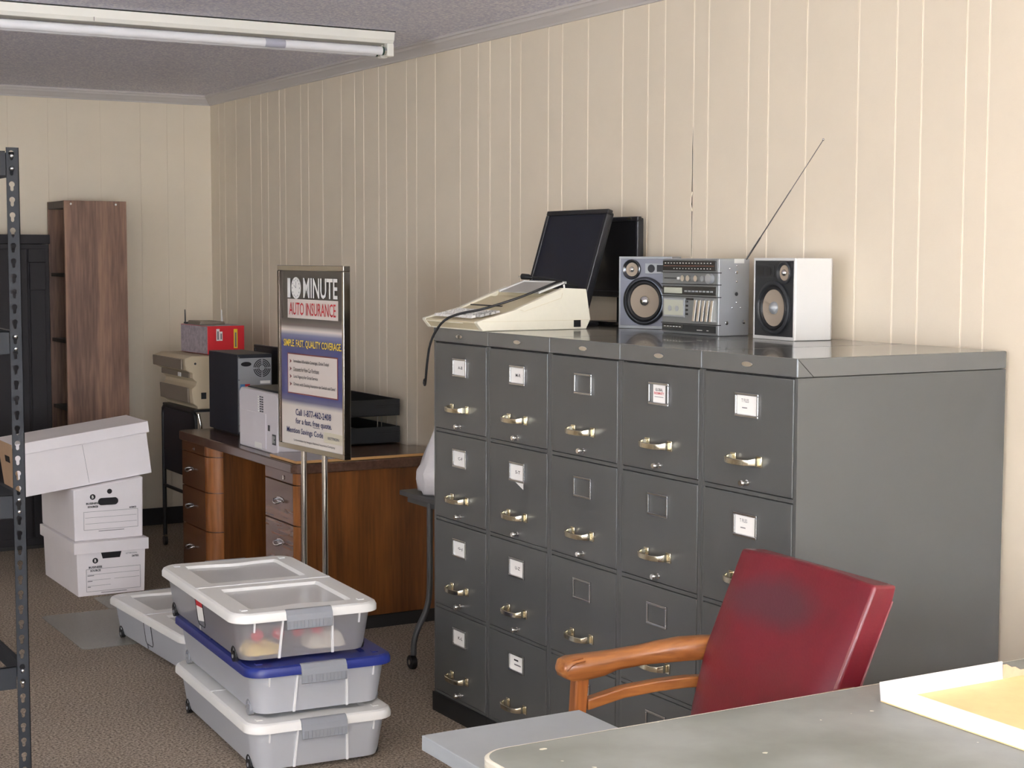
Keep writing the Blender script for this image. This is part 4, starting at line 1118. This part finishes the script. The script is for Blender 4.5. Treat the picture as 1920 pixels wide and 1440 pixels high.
# made-up slab; its tan rim paints the light reflected by the tabletop edge
o_ = (0.33, 3.27, ZK)
bo = MB(o_).box(-0.012, 0.672, 3.112, 3.405, ZK+0.0006, ZK+0.013)
b1 = bo.build('lit_edge_slab', ['desk_top_wood', 'lit_edge_tan'], bevel=0.002)
b1.data.polygons.foreach_set('material_index', [0, 0, 1, 1, 1, 1]); b1.location = o_
tag(b1, 'thin added slab, its tan rim standing for reflected light, on the near end of the wooden desk', 'board')

# computer tower, its back towards the camera
PCt = thing('computer_tower', 'black computer tower on the wooden desk, grey back panel with fan grille', 'computer', (0.226, 4.19, ZK+0.0006), 0.0)
w_, h_, d_ = 0.0865, 0.385, 0.40
MB().box(-w_, w_, 0.003, d_, 0.008, h_).build('case', 'pc_black', PCt, bevel=0.004)
MB().box(-w_+0.01, w_-0.01, 0.03, d_-0.03, 0.0, 0.008).build('feet', 'rubber_black', PCt)
MB().box(-w_+0.004, w_-0.005, 0.0, 0.003, 0.02, h_-0.018).build('back_panel', 'pc_metal', PCt)
MB().box(-w_+0.006, w_-0.008, -0.0015, 0.0, h_-0.115, h_-0.022).build('power_supply', 'pc_metal', PCt, bevel=0.001)
fx, fz = 0.034, h_-0.066
for r in (0.014, 0.022, 0.030, 0.038):
    for q in range(4):
        a0 = q*PI/2+0.10
        arc = [(fx+r*math.cos(a0+(PI/2-0.2)*j/6), fz+r*math.sin(a0+(PI/2-0.2)*j/6)) for j in range(7)]
        arc2 = [(fx+(r+0.0045)*math.cos(a0+(PI/2-0.2)*j/6), fz+(r+0.0045)*math.sin(a0+(PI/2-0.2)*j/6)) for j in range(7)]
        MB().prism(arc+arc2[::-1], -0.0022, -0.0016, 'y').build('fan_slot', 'plastic_black', PCt)
MB().prism([(-0.045+0.026*math.cos(2*PI*k/20), h_-0.046+0.011*math.sin(2*PI*k/20)) for k in range(20)], -0.0035, -0.0016, 'y').build('power_inlet', 'plastic_black', PCt, bevel=0.001)
MB().box(-0.074, -0.052, -0.004, 0, h_-0.185, h_-0.140).build('port_block', 'port_blue', PCt)
MB().box(-0.051, -0.028, -0.004, 0, h_-0.185, h_-0.140).build('port_block', 'ink_red', PCt)
MB().box(0.025, 0.075, -0.001, 0, h_-0.140, h_-0.126).build('sticker', 'card_white', PCt)
vt = MB()
for i in range(10):
    for j in range(5):
        vt.box(-0.005+i*0.008, 0.0005+i*0.008, -0.0008, 0, h_-0.190+j*0.009, h_-0.1845+j*0.009)
vt_ = vt.build('vent_holes', 'plastic_black', PCt); vt_['kind'] = 'stuff'
for z in (h_-0.014, h_-0.12, h_-0.24, 0.05):
    MB().cyl((-w_+0.006, 0.0, z), 0.003, -0.003, 'y', 10).build('screw', 'nickel', PCt)
MB().tube([(0.03, -0.002, h_-0.205), (0.035, -0.05, h_-0.17), (0.06, -0.10, h_-0.155), (0.10, -0.12, h_-0.185), (0.12, -0.12, h_-0.24)], 0.005, 8, 2).build('video_cable', 'key_grey', PCt, smooth=60)
MB().box(0.015, 0.055, -0.05, -0.0045, h_-0.215, h_-0.195).build('cable_plug', 'key_grey', PCt, bevel=0.003)

# black monitor behind the tower
BMn = thing('monitor', 'black monitor on the wooden desk, behind the computer tower and the sign', 'monitor', (0.365, 4.33, ZK+0.0006), -PI/2)
f_ = MB()
for b_ in ((-0.24, 0.24, 0.085, 0.105), (-0.24, 0.24, 0.395, 0.410), (-0.24, -0.225, 0.105, 0.395), (0.225, 0.24, 0.105, 0.395)):
    f_.box(b_[0], b_[1], 0.0, 0.02, b_[2], b_[3])
f_.build('bezel', 'plastic_black', BMn, bevel=0.003)
MB().box(-0.226, 0.226, 0.006, 0.010, 0.104, 0.396).build('screen', 'screen_black', BMn)
MB().box(-0.234, 0.234, 0.0105, 0.05, 0.09, 0.405).build('back_shell', 'plastic_black', BMn, bevel=0.008)
MB().box(-0.03, 0.03, 0.02, 0.04, 0.01, 0.10).build('stand_neck', 'plastic_black', BMn)
MB().prism(rrect(-0.10, 0.10, -0.03, 0.12, 0.03), 0.0, 0.012).build('stand_base', 'plastic_black', BMn)

# white laser printer, its side towards the camera
WP = thing('laser_printer', 'white laser printer side on at the front of the wooden desk', 'printer', (0.028, 3.655, ZK+0.0006), -PI/2)
pr = [(-0.228, 0.0), (0.215, 0.0), (0.228, 0.012), (0.228, 0.245), (0.205, 0.258), (-0.205, 0.262), (-0.228, 0.245)]
MB().prism(pr, 0.004, 0.30, 'y').build('casing', 'printer_white', WP, bevel=0.006, seg=3)
MB().box(-0.195, 0.100, 0.0005, 0.0045, 0.012, 0.165).build('side_cover', 'printer_white', WP, bevel=0.002)
for i in range(3):
    for j in range(7):
        MB().box(0.005+i*0.024, 0.019+i*0.024, 0.0015, 0.0045, 0.170+j*0.0105, 0.175+j*0.0105).build('vent_slot', 'charcoal' if i else 'card_white', WP)
MB().box(0.122, 0.142, 0.002, 0.0045, 0.095, 0.120).build('power_switch', 'plastic_black', WP)
MB().box(0.172, 0.212, 0.002, 0.0045, 0.040, 0.085).build('type_plate', 'charcoal', WP)
tg = MB().box(0.178, 0.190, 0.0012, 0.002, 0.048, 0.078).box(0.195, 0.206, 0.0012, 0.002, 0.065, 0.078).box(0.195, 0.206, 0.0012, 0.002, 0.048, 0.060)
tg.build('plate_marks', 'key_grey', WP)
MB().box(-0.03, 0.055, -0.001, 0.0045, 0.008, 0.034).build('hand_grip', 'card_white', WP, bevel=0.003)
MB().box(-0.19, 0.19, 0.03, 0.27, 0.2585, 0.268).build('output_tray', 'charcoal', WP, bevel=0.003)
MB().box(0.2285, 0.2305, 0.03, 0.28, 0.085, 0.0865).build('front_seam', 'printer_beige', WP)

# double letter tray
LT = thing('letter_tray', 'black two tier letter tray on the wooden desk behind the sign', 'letter tray', (0.55, 3.88, ZK+0.0006), 0)
for zt in (0.005, 0.128):
    tr = MB()
    tr.box(-0.135, 0.135, -0.30, 0.29, zt, zt+0.004)
    tr.box(-0.135, 0.135, -0.30, -0.296, zt+0.004, zt+0.074).box(-0.135, 0.135, 0.286, 0.29, zt+0.004, zt+0.074)
    tr.box(0.131, 0.135, -0.296, 0.286, zt+0.004, zt+0.074).box(-0.135, -0.131, -0.296, 0.286, zt+0.004, zt+0.030)
    tr.build('tray', 'charcoal', LT, bevel=0.002)
    for q in (0.040, 0.050):
        MB().box(0.02, 0.1355, -0.3015, -0.30, zt+q, zt+q+0.0025).build('groove_line', 'plastic_black', LT)
for x in (-0.115, 0.03, 0.05, 0.125):
    for y in (-0.285, 0.275):
        MB().tube([(x, y, 0.009), (x, y, 0.130)], 0.002, 6).build('riser', 'nickel', LT)
MB().box(-0.11, 0.11, -0.24, 0.25, 0.0095, 0.030).build('paper_stack', 'screen_black', LT)

# ================================================================== SIGN ON TWO POLES
SG = thing('sign_stand', 'framed ten minute auto insurance sign on two chrome poles', 'sign', (-0.043, 2.855, 0), math.radians(-85.3))
zb, zt_ = 0.797, 1.531
hw = 0.276
FRM = [(-hw, hw, zt_-0.022, zt_), (-hw, hw, zb, zb+0.020), (-hw, -hw+0.014, zb+0.020, zt_-0.022), (hw-0.014, hw, zb+0.020, zt_-0.022)]
for i, b_ in enumerate(FRM):
    MB().box(b_[0], b_[1], -0.016, 0.014, b_[2], b_[3]).build('frame_bar', 'sign_chrome' if i != 2 else 'chrome_brown_reflect', SG, bevel=0.002)
MB().box(-hw+0.013, hw-0.013, -0.004, 0.004, zb+0.018, zt_-0.020).build('backing', 'frame_dark', SG)
PX0, PX1, PZ0, PZ1 = -hw+0.014, hw-0.014, zb+0.020, zt_-0.022
MB().add([(PX0, -0.006, PZ0), (PX1, -0.006, PZ0), (PX1, -0.006, PZ1), (PX0, -0.006, PZ1)], [(0, 1, 2, 3)]).build('poster', 'poster_print', SG)
def sx(u): return PX0+(PX1-PX0)*u
def sz(v): return zt_-(zt_-zb)*v
def stext(t, u0, u1, v0, v1, m, bold=0.02, yy=-0.0078):
    text(t, 'lettering', sx((u0+u1)/2), sz((v0+v1)/2), sx(u1)-sx(u0), sz(v0)-sz(v1), yy, m, SG, bold)
stext('1', 0.115, 0.165, 0.070, 0.175, 'card_white', 0.02)
stext('MINUTE', 0.375, 0.910, 0.068, 0.175, 'card_white', 0.018)
ck_ = [(sx(0.255)+0.045*math.cos(2*PI*k/28)*0.9, sz(0.1225)+0.043*math.sin(2*PI*k/28)) for k in range(28)]
MB().prism(ck_, -0.0075, -0.0066, 'y').build('clock_face', 'card_white', SG)
ckm = MB()
for k in range(12):
    a = 2*PI*k/12; c_, s_ = math.cos(a), math.sin(a)
    q = (sx(0.255)+0.031*c_, sz(0.1225)+0.034*s_)
    ckm.box(q[0]-0.0016, q[0]+0.0016, -0.0081, -0.0076, q[1]-0.003, q[1]+0.003)
ckm.box(sx(0.255)-0.0012, sx(0.255)+0.0012, -0.0081, -0.0076, sz(0.1225), sz(0.1225)+0.026)
ckm.hexa([(sx(.255), -.0081, sz(.1225)-.001), (sx(.255)-.018, -.0081, sz(.1225)+.010), (sx(.255)-.018, -.0076, sz(.1225)+.010), (sx(.255), -.0076, sz(.1225)-.001),
          (sx(.255), -.0081, sz(.1225)+.001), (sx(.255)-.017, -.0081, sz(.1225)+.012), (sx(.255)-.017, -.0076, sz(.1225)+.012), (sx(.255), -.0076, sz(.1225)+.001)])
ckm.build('clock_marks', 'ink_grey', SG)
MB().box(sx(0.115), sx(0.915), -0.0072, -0.0064, sz(0.285), sz(0.182)).build('white_banner', 'inset_paper', SG)
stext('AUTO INSURANCE', 0.145, 0.885, 0.200, 0.268, 'ink_red', 0.004, -0.0088)
stext('SIMPLE. FAST. QUALITY COVERAGE.', 0.045, 0.965, 0.402, 0.447, 'ink_yellow', 0.012)
MB().box(sx(0.105), sx(0.905), -0.0070, -0.0062, sz(0.696), sz(0.476)).build('inset_border', 'ink_maroon', SG)
MB().box(sx(0.115), sx(0.895), -0.0074, -0.0064, sz(0.690), sz(0.482)).build('inset_panel', 'inset_paper', SG)
for q, (tx, u1) in enumerate((('Immediate Affordable Coverage... Drive Today!', 0.775), ('Discounts for New Car Purchases', 0.62), ('Local Agency for Great Service', 0.60), ('Drivers with Existing Insurance can Switch and Save!', 0.87))):
    v = 0.520+0.0415*q
    text(tx, 'lettering', sx((0.21+u1)/2), sz(v), sx(u1)-sx(0.21), 0.017, -0.0086, 'ink', SG, 0.004)
    MB().prism([(sx(0.145), sz(v)-0.008), (sx(0.175), sz(v)), (sx(0.145), sz(v)+0.008), (sx(0.152), sz(v))], -0.0082, -0.0076, 'y').build('arrow_mark', 'ink_maroon', SG)
stext('Call 1-877-462-2408', 0.235, 0.80, 0.776, 0.812, 'ink_navy', 0.012)
stext('for a fast, free quote.', 0.235, 0.81, 0.826, 0.866, 'ink_navy', 0.012)
MB().box(sx(0.515), sx(0.625), -0.0078, -0.0070, sz(0.864), sz(0.8615)).build('underline', 'ink_navy', SG)
stext('Mention Savings Code', 0.085, 0.675, 0.880, 0.920, 'ink_navy', 0.012)
MB().box(sx(0.69), sx(0.985), -0.0090, -0.0064, sz(0.930), sz(0.875)).build('code_plate', 'sign_plate', SG, bevel=0.001)
stext('0077903N', 0.755, 0.93, 0.896, 0.912, 'ink_grey', 0.02, -0.0102)
stext('Underwritten by Integon National Insurance Company', 0.20, 0.86, 0.942, 0.958, 'ink', 0.0)
for x in (-0.085, 0.090):
    MB().tube([(x, 0.0, 0.02), (x, 0.0, zb+0.004)], 0.0115, 16).build('pole', 'chrome', SG, smooth=50)
MB().prism(rrect(-0.20, 0.20, -0.14, 0.14, 0.03), 0.0, 0.020).build('base_plate', 'chrome', SG, bevel=0.003)

# ================================================================== TYPING CART WITH A PLASTIC BAG
CT = thing('typing_cart', 'dark steel typing cart with curved legs, tucked behind the file cabinets', 'cart', (0.42, 2.38, 0))
o_ = (0.42, 2.38, 0)
MB(o_).prism(rrect(0.215, 0.62, 2.12, 2.635, 0.02), 0.643, 0.660).build('top', 'cart_grey', CT, bevel=0.002)
MB(o_).box(0.245, 0.255, 2.15, 2.61, 0.615, 0.643).build('rail', 'cart_grey', CT)
MB(o_).box(0.575, 0.585, 2.15, 2.61, 0.615, 0.643).build('rail', 'cart_grey', CT)
MB(o_).box(0.236, 0.246, 2.335, 2.36, 0.632, 0.6425).build('latch', 'nickel', CT)
for (xx, dx) in ((0.250, -0.07), (0.580, 0.05)):
    for yy in (2.20, 2.43):
        MB(o_).tube([(xx, yy, 0.64), (xx, yy, 0.40), (xx, yy, 0.29), (xx+dx*0.2, yy, 0.22), (xx+dx*0.8, yy, 0.15), (xx+dx, yy, 0.10), (xx+dx, yy, 0.055)], 0.0115, 10, 2).build('leg', 'cart_grey', CT, smooth=60)
        wz = MB(o_).cyl((xx+dx-0.010, yy+0.012, 0.0265), 0.026, 0.020, 'x', 20).build('caster', 'rubber_black', CT, smooth=40)
        MB(o_).cyl((xx+dx-0.0125, yy+0.012, 0.0265), 0.010, 0.025, 'x', 12).build('hub', 'nickel', wz)
MB(o_).box(0.255, 0.575, 2.30, 2.31, 0.40, 0.42).build('cross_brace', 'cart_grey', CT)
bg = MB(); rings = []
rnd = random.Random(11)
prof = [(0.0, 0.115), (0.012, 0.135), (0.05, 0.142), (0.085, 0.150), (0.13, 0.128), (0.18, 0.108), (0.23, 0.085), (0.27, 0.072), (0.295, 0.05), (0.31, 0.03)]
for i, (z, r) in enumerate(prof):
    rr = []
    for k in range(28):
        a = 2*PI*k/28
        q = r*(1+0.07*math.sin(5*a+i*0.9)+0.05*math.sin(9*a-i*1.3)+0.03*(rnd.random()-0.5))
        rr.append((q*math.cos(a)*0.95, q*math.sin(a), z+0.006*math.sin(7*a+i)*(0 < i < 9)))
    rings.append(rr)
b2 = bg.loft(rings).build('plastic_bag', 'bag_white', smooth=70)
b2.location = (0.360, 2.44, 0.6606)
tag(b2, 'white plastic bag slumped on the typing cart', 'bag')

# ================================================================== CARDBOARD FILE BOXES
def box_print(t, y, num, w, z_top, with_title):
    zc = z_top
    MB().prism([(-0.075+0.013*math.cos(2*PI*k/20), zc-0.052+0.013*math.sin(2*PI*k/20)) for k in range(20)], y-0.0008, y-0.0001, 'y').build('logo_disc', 'ink', t)
    text('B', 'logo_letter', -0.075, zc-0.052, 0.009, 0.014, y-0.0012, 'card_white', t, 0.03)
    text('BUSINESS', 'lettering', -0.075, zc-0.082, 0.062, 0.0095, y-0.0008, 'ink', t, 0.035)
    text('SOURCE', 'lettering', -0.075, zc-0.098, 0.048, 0.0095, y-0.0008, 'ink', t, 0.035)
    text(num, 'lettering', 0.112, zc-(0.112 if not with_title else 0.044), 0.032, 0.009, y-0.0008, 'ink', t, 0.035)
    if with_title: text('LETTER/LEGAL', 'lettering', 0.095, zc-0.030, 0.054, 0.006, y-0.0008, 'ink_grey', t, 0.01)
    za, zb_ = (zc-0.120, zc-0.205) if not with_title else (zc-0.090, zc-0.195)
    fm = MB()
    x0, x1 = -0.118, 0.136
    for b_ in ((x0, x1, za-0.0012, za), (x0, x1, zb_, zb_+0.0012), (x0, x0+0.0012, zb_, za), (x1-0.0012, x1, zb_, za)):
        fm.box(b_[0], b_[1], y-0.0007, y-0.0001, b_[2], b_[3])
    n_ = 2 if not with_title else 3
    for k in range(n_):
        zz = za-(za-zb_)*(k+1)/(n_+1)
        fm.box(x0+0.006, (x1-0.006) if (k == 0 or not with_title) else -0.005, y-0.0007, y-0.0001, zz, zz+0.001)
        if with_title: fm.box(x0+0.006, x0+0.036-0.008*k, y-0.0007, y-0.0001, zz-0.006, zz-0.003)
    if with_title: fm.box(0.012, x1-0.006, y-0.0007, y-0.0001, (za+zb_)/2, (za+zb_)/2+0.001)
    fm.box(-0.05, 0.07, y-0.0007, y-0.0001, zb_-0.009, zb_-0.0065)
    fm.build('form_lines', 'ink_grey', t)
# bottom box with lid
FB = thing('file_box', 'white lidded file box at the bottom of the cardboard stack', 'cardboard box', (-0.428, 4.345, 0.0005))
MB().hexa([(-0.155, 0.004, 0), (0.155, 0.004, 0), (0.155, 0.605, 0), (-0.155, 0.605, 0), (-0.162, 0, 0.25), (0.162, 0, 0.25), (0.162, 0.610, 0.25), (-0.162, 0.610, 0.25)]).build('carton', 'card_box', FB, bevel=0.002)
ldm = MB()
ldm.box(-0.172, 0.172, -0.010, 0.620, 0.2505, 0.2525)
for b_ in ((-0.174, 0.174, -0.012, -0.010), (-0.174, 0.174, 0.620, 0.622)):
    ldm.box(b_[0], b_[1], b_[2], b_[3], 0.200, 0.2525)
ldm.box(-0.174, -0.172, -0.010, 0.620, 0.200, 0.2525).box(0.172, 0.174, -0.010, 0.620, 0.200, 0.2525)
ldm.build('lid', 'card_box', FB, bevel=0.0015)
MB().hexa([(-0.040, -0.0002, .170), (.040, -0.0002, .170), (.040, .006, .170), (-.040, .006, .170), (-.048, -0.0012, .199), (.048, -0.0012, .199), (.048, .006, .199), (-.048, .006, .199)]).build('hand_hole', 'locker_dark', FB)
box_print(FB, 0.0, '26752', 0.31, 0.215, True)
# middle box, open top, hand hole
FM = thing('file_box', 'white file box without lid on top of the lidded one, round and oval holes', 'cardboard box', (-0.428, 4.375, 0.2536))
MB().hexa([(-0.160, 0.0, 0), (0.160, 0.0, 0), (0.160, 0.600, 0), (-0.160, 0.600, 0), (-0.163, -0.004, 0.240), (0.163, -0.004, 0.283), (0.163, 0.604, 0.283), (-0.163, 0.604, 0.240)]).build('carton', 'card_box', FM, bevel=0.006)
st_ = [(-0.003+0.030*(1 if -PI/2 <= a < PI/2 else -1)+0.017*math.cos(a), 0.178+0.017*math.sin(a)) for a in [-PI/2+2*PI*k/24+1e-6 for k in range(24)]]
MB().prism(st_, -0.0055, -0.0025, 'y').build('hand_hole', 'locker_dark', FM)
MB().prism([(0.004+0.0115*math.cos(2*PI*k/20), 0.224+0.0115*math.sin(2*PI*k/20)) for k in range(20)], -0.0058, -0.0025, 'y').build('finger_hole', 'locker_dark', FM)
box_print(FM, -0.0047, '65803', 0.31, 0.255, False)
# long box lying tilted across the top
FL = thing('file_box', 'long white lidded file box lying tilted across the top of the stack', 'cardboard box', (-0.515, 4.56, 0.508), rot=(0, math.radians(-7.2), 0))
MB().hexa([(-0.306, -0.155, 0), (0.306, -0.155, 0), (0.306, 0.155, 0), (-0.306, 0.155, 0), (-0.306, -0.162, 0.245), (0.306, -0.162, 0.245), (0.306, 0.162, 0.245), (-0.306, 0.162, 0.245)]).build('carton', ['card_box'], FL, bevel=0.003)
ldm = MB()
ldm.box(-0.314, 0.314, -0.170, 0.170, 0.2455, 0.2475)
ldm.box(-0.316, 0.316, -0.172, -0.170, 0.196, 0.2475).box(-0.316, 0.316, 0.170, 0.172, 0.196, 0.2475)
ldm.box(0.314, 0.316, -0.170, 0.170, 0.196, 0.2475)
ldm.build('lid', 'card_box', FL, bevel=0.0015)
MB().box(-0.316, -0.314, -0.170, 0.170, 0.196, 0.2475).build('lid_end', 'card_brown', FL)
MB().hexa([(-0.3075, -0.153, .002), (-0.3065, -0.153, .002), (-0.3065, .153, .002), (-0.3075, .153, .002), (-0.3075, -0.160, .195), (-0.3065, -0.160, .195), (-0.3065, .160, .195), (-0.3075, .160, .195)]).build('kraft_end', 'card_brown', FL)
MB().box(-0.3085, -0.3076, -0.045, 0.045, 0.150, 0.180).build('hand_hole', 'locker_dark', FL)
MB().tube([(0.0, -0.1622, 0.19), (0.004, -0.1600, 0.10), (0.008, -0.1560, 0.01)], 0.0008, 4).build('side_crease', 'ink_grey', FL)

# ================================================================== BOOKCASE AND DARK CABINET AT THE BACK
BC = thing('bookcase', 'tall narrow brown bookcase turned side on at the back wall', 'bookcase', (-0.08, 5.94, 0))
o_ = (-0.08, 5.94, 0)
MB(o_).box(-0.250, 0.088, 5.752, 5.772, 0, 1.860).build('side_panel', 'bookcase_wood', BC, bevel=0.001)
MB(o_).box(-0.250, 0.088, 6.095, 6.115, 0, 1.860).build('side_panel', 'bookcase_wood', BC, bevel=0.001)
MB(o_).box(0.078, 0.086, 5.772, 6.095, 0.05, 1.84).build('back_panel', 'bookcase_dark', BC)
MB(o_).box(-0.250, 0.078, 5.772, 6.095, 1.820, 1.859).build('top_board', 'bookcase_dark', BC)
MB(o_).box(-0.235, 0.078, 5.772, 6.095, 0.0, 0.08).build('plinth', 'bookcase_dark', BC)
for z in (0.36, 0.72, 1.09, 1.45):
    MB(o_).box(-0.240, 0.078, 5.772, 6.095, z, z+0.018).build('shelf', 'bookcase_dark', BC)
for x in (-0.215, 0.030):
    MB(o_).cyl((x, 5.752, 1.842), 0.006, -0.0015, 'y', 12).build('screw_cap', 'nickel', BC)

DC = thing('metal_cabinet', 'dark metal storage cabinet behind the shelving rack', 'cabinet', (-0.83, 5.90, 0))
o_ = (-0.83, 5.90, 0)
MB(o_).box(-1.29, -0.352, 5.690, 6.12, 0.02, 1.625).build('body', 'locker_dark', DC, bevel=0.002)
MB(o_).box(-1.295, -0.348, 5.674, 6.12, 1.626, 1.675).build('top_cap', 'locker_dark', DC, bevel=0.003)
MB(o_).box(-1.28, -0.39, 5.70, 6.10, 0.0, 0.02).build('plinth', 'vinyl_black', DC)
d = MB(o_).box(-0.835, -0.470, 5.672, 5.690, 0.06, 1.600).build('door', 'locker_dark', DC, bevel=0.003)
MB(o_).box(-0.828, -0.818, 5.662, 5.672, 0.80, 0.95).build('door_handle', 'black_steel', d)
d = MB(o_).box(-1.215, -0.840, 5.672, 5.690, 0.06, 1.600).build('door', 'locker_dark', DC, bevel=0.003)
MB(o_).box(-0.857, -0.847, 5.662, 5.672, 0.80, 0.95).build('door_handle', 'black_steel', d)
MB(o_).box(-0.462, -0.372, 5.676, 5.690, 1.530, 1.600).build('corner_plate', 'locker_dark', DC, bevel=0.002)
MB(o_).box(-0.458, -0.376, 5.668, 5.690, 1.385, 1.528).build('hinge_cover', 'locker_dark', DC, bevel=0.002)
MB(o_).box(-0.455, -0.378, 5.676, 5.690, 0.06, 1.383).build('stile', 'locker_dark', DC, bevel=0.002)

# ================================================================== PRINTER STAND IN THE CORNER
PS = thing('printer_stand', 'black tubular printer stand in the far corner behind the wooden desk', 'stand', (0.39, 5.22, 0))
o_ = (0.39, 5.22, 0)
ZS = 0.778
for i, x in enumerate((0.190, 0.590)):
    MB(o_).tube([(x, 5.47, 0.055), (x, 5.47, ZS-0.06), (x, 5.468, ZS-0.030), (x, 5.44, ZS-0.012), (x, 5.40, ZS-0.0115), (x, 5.02, ZS-0.0115), (x, 4.98, ZS-0.012), (x, 4.952, ZS-0.030), (x, 4.95, ZS-0.06), (x, 4.95, 0.055)], 0.0112, 10).build('side_frame', 'black_steel', PS, smooth=60)
    MB(o_).tube([(x, 5.47, 0.33), (x, 4.95, 0.33)], 0.009, 8).build('cross_bar', 'black_steel', PS, smooth=60)
    for y in (5.47, 4.95):
        cc = MB(o_).cyl((x-0.008, y, 0.0255), 0.025, 0.016, 'x', 16).build('caster', 'rubber_black', PS, smooth=40)
        MB(o_).box(x-0.006, x+0.006, y-0.012, y+0.012, 0.045, 0.060).build('caster_fork', 'nickel', cc)
MB(o_).box(0.186, 0.194, 4.962, 5.458, 0.42, ZS-0.0228).build('side_panel', 'pc_black', PS)
MB(o_).box(0.186, 0.594, 4.95, 5.47, ZS-0.0118, ZS).build('top', 'black_steel', PS, bevel=0.002)
MB(o_).tube([(0.205, 4.945, ZS-0.02), (0.215, 4.93, ZS-0.09), (0.22, 4.94, ZS-0.16)], 0.008, 8, 1).build('strut', 'chrome', PS, smooth=60)

# beige printer: profile seen from the near end (front overhangs towards -x)
BP = thing('printer', 'beige and taupe desktop printer on the black stand in the corner', 'printer', (0.40, 5.22, ZS+0.0006))
o_ = (0.40, 5.22, 0.0)
prf = [(0.215, 0.0), (0.215, 0.012), (0.192, 0.030), (0.186, 0.105), (0.206, 0.122), (0.212, 0.140), (0.190, 0.160), (0.190, 0.185), (0.158, 0.200), (0.150, 0.262), (0.185, 0.274), (0.57, 0.268), (0.57, 0.0)]
MB(o_).prism(prf, 4.985, 5.485, 'y').build('casing', ['printer_beige'], BP, bevel=0.004)
MB(o_).hexa([(0.142, 5.02, 0.205), (0.150, 5.02, 0.205), (0.150, 5.49, 0.205), (0.142, 5.49, 0.205), (0.140, 5.02, 0.258), (0.152, 5.02, 0.258), (0.152, 5.49, 0.258), (0.140, 5.49, 0.258)]).build('upper_flap', 'printer_taupe', BP, bevel=0.003)
MB(o_).hexa([(0.180, 5.03, 0.030), (0.192, 5.03, 0.030), (0.192, 5.488, 0.030), (0.180, 5.488, 0.030), (0.176, 5.03, 0.108), (0.187, 5.03, 0.108), (0.187, 5.488, 0.108), (0.176, 5.488, 0.108)]).build('paper_flap', 'printer_taupe', BP, bevel=0.003)
MB(o_).box(0.182, 0.190, 5.02, 5.47, 0.160, 0.186).build('control_strip', 'printer_taupe', BP)
MB(o_).box(0.176, 0.182, 5.14, 5.18, 0.160, 0.182).build('button', 'card_white', BP, bevel=0.002)
MB(o_).box(0.235, 0.262, 4.983, 4.985, 0.052, 0.085).build('type_plate', 'charcoal', BP)
MB(o_).cyl((0.205, 4.985, 0.235), 0.006, -0.0015, 'y', 12).build('screw_hole', 'charcoal', BP)

RB = thing('retail_box', 'red and white printed cardboard box on top of the beige printer', 'cardboard box', (0.388, 5.245, ZS+0.2762), math.radians(3))
MB().box(-0.100, 0.105, -0.185, 0.185, 0, 0.147).build('carton', 'box_red', RB, bevel=0.002)
MB().box(-0.1012, -0.1001, -0.182, 0.183, 0.002, 0.145).build('printed_side', 'box_print', RB)
MB().box(-0.099, 0.104, -0.184, 0.184, 0.1471, 0.148).build('top_flap', 'box_print', RB)
MB().box(-0.052, -0.034, -0.1862, -0.1851, 0.070, 0.132).box(-0.033, -0.018, -0.1862, -0.1851, 0.070, 0.118).build('white_label', 'card_white', RB)
MB().box(-0.047, -0.039, -0.1866, -0.1862, 0.076, 0.120).box(-0.029, -0.022, -0.1866, -0.1862, 0.078, 0.108).build('label_print', 'ink_grey', RB)
MB().box(0.045, 0.066, -0.1862, -0.1851, 0.030, 0.130).build('yellow_label', 'sticker_yellow', RB)
MB().box(0.051, 0.060, -0.1866, -0.1862, 0.036, 0.112).build('label_print', 'ink_grey', RB)

RT = thing('wireless_router', 'flat grey router with two upright antennas on the red box', 'router', (0.388, 5.27, ZS+0.2762+0.1486), 0)
MB().prism([(-0.085, 0), (0.06, 0), (0.055, 0.016), (-0.075, 0.019)], -0.07, 0.13, 'y').build('casing', 'printer_taupe', RT, bevel=0.003)
MB().tube([(-0.085, 0.155, 0.004), (-0.086, 0.155, 0.075)], [0.004, 0.0025], 8).build('antenna', 'charcoal', RT, smooth=60)
MB().tube([(0.050, -0.045, 0.014), (0.047, -0.045, 0.078)], [0.0055, 0.0035], 8).build('antenna', 'key_white', RT, smooth=60)
MB().box(-0.09, -0.07, 0.12, 0.165, 0.0, 0.008).build('antenna_foot', 'charcoal', RT)
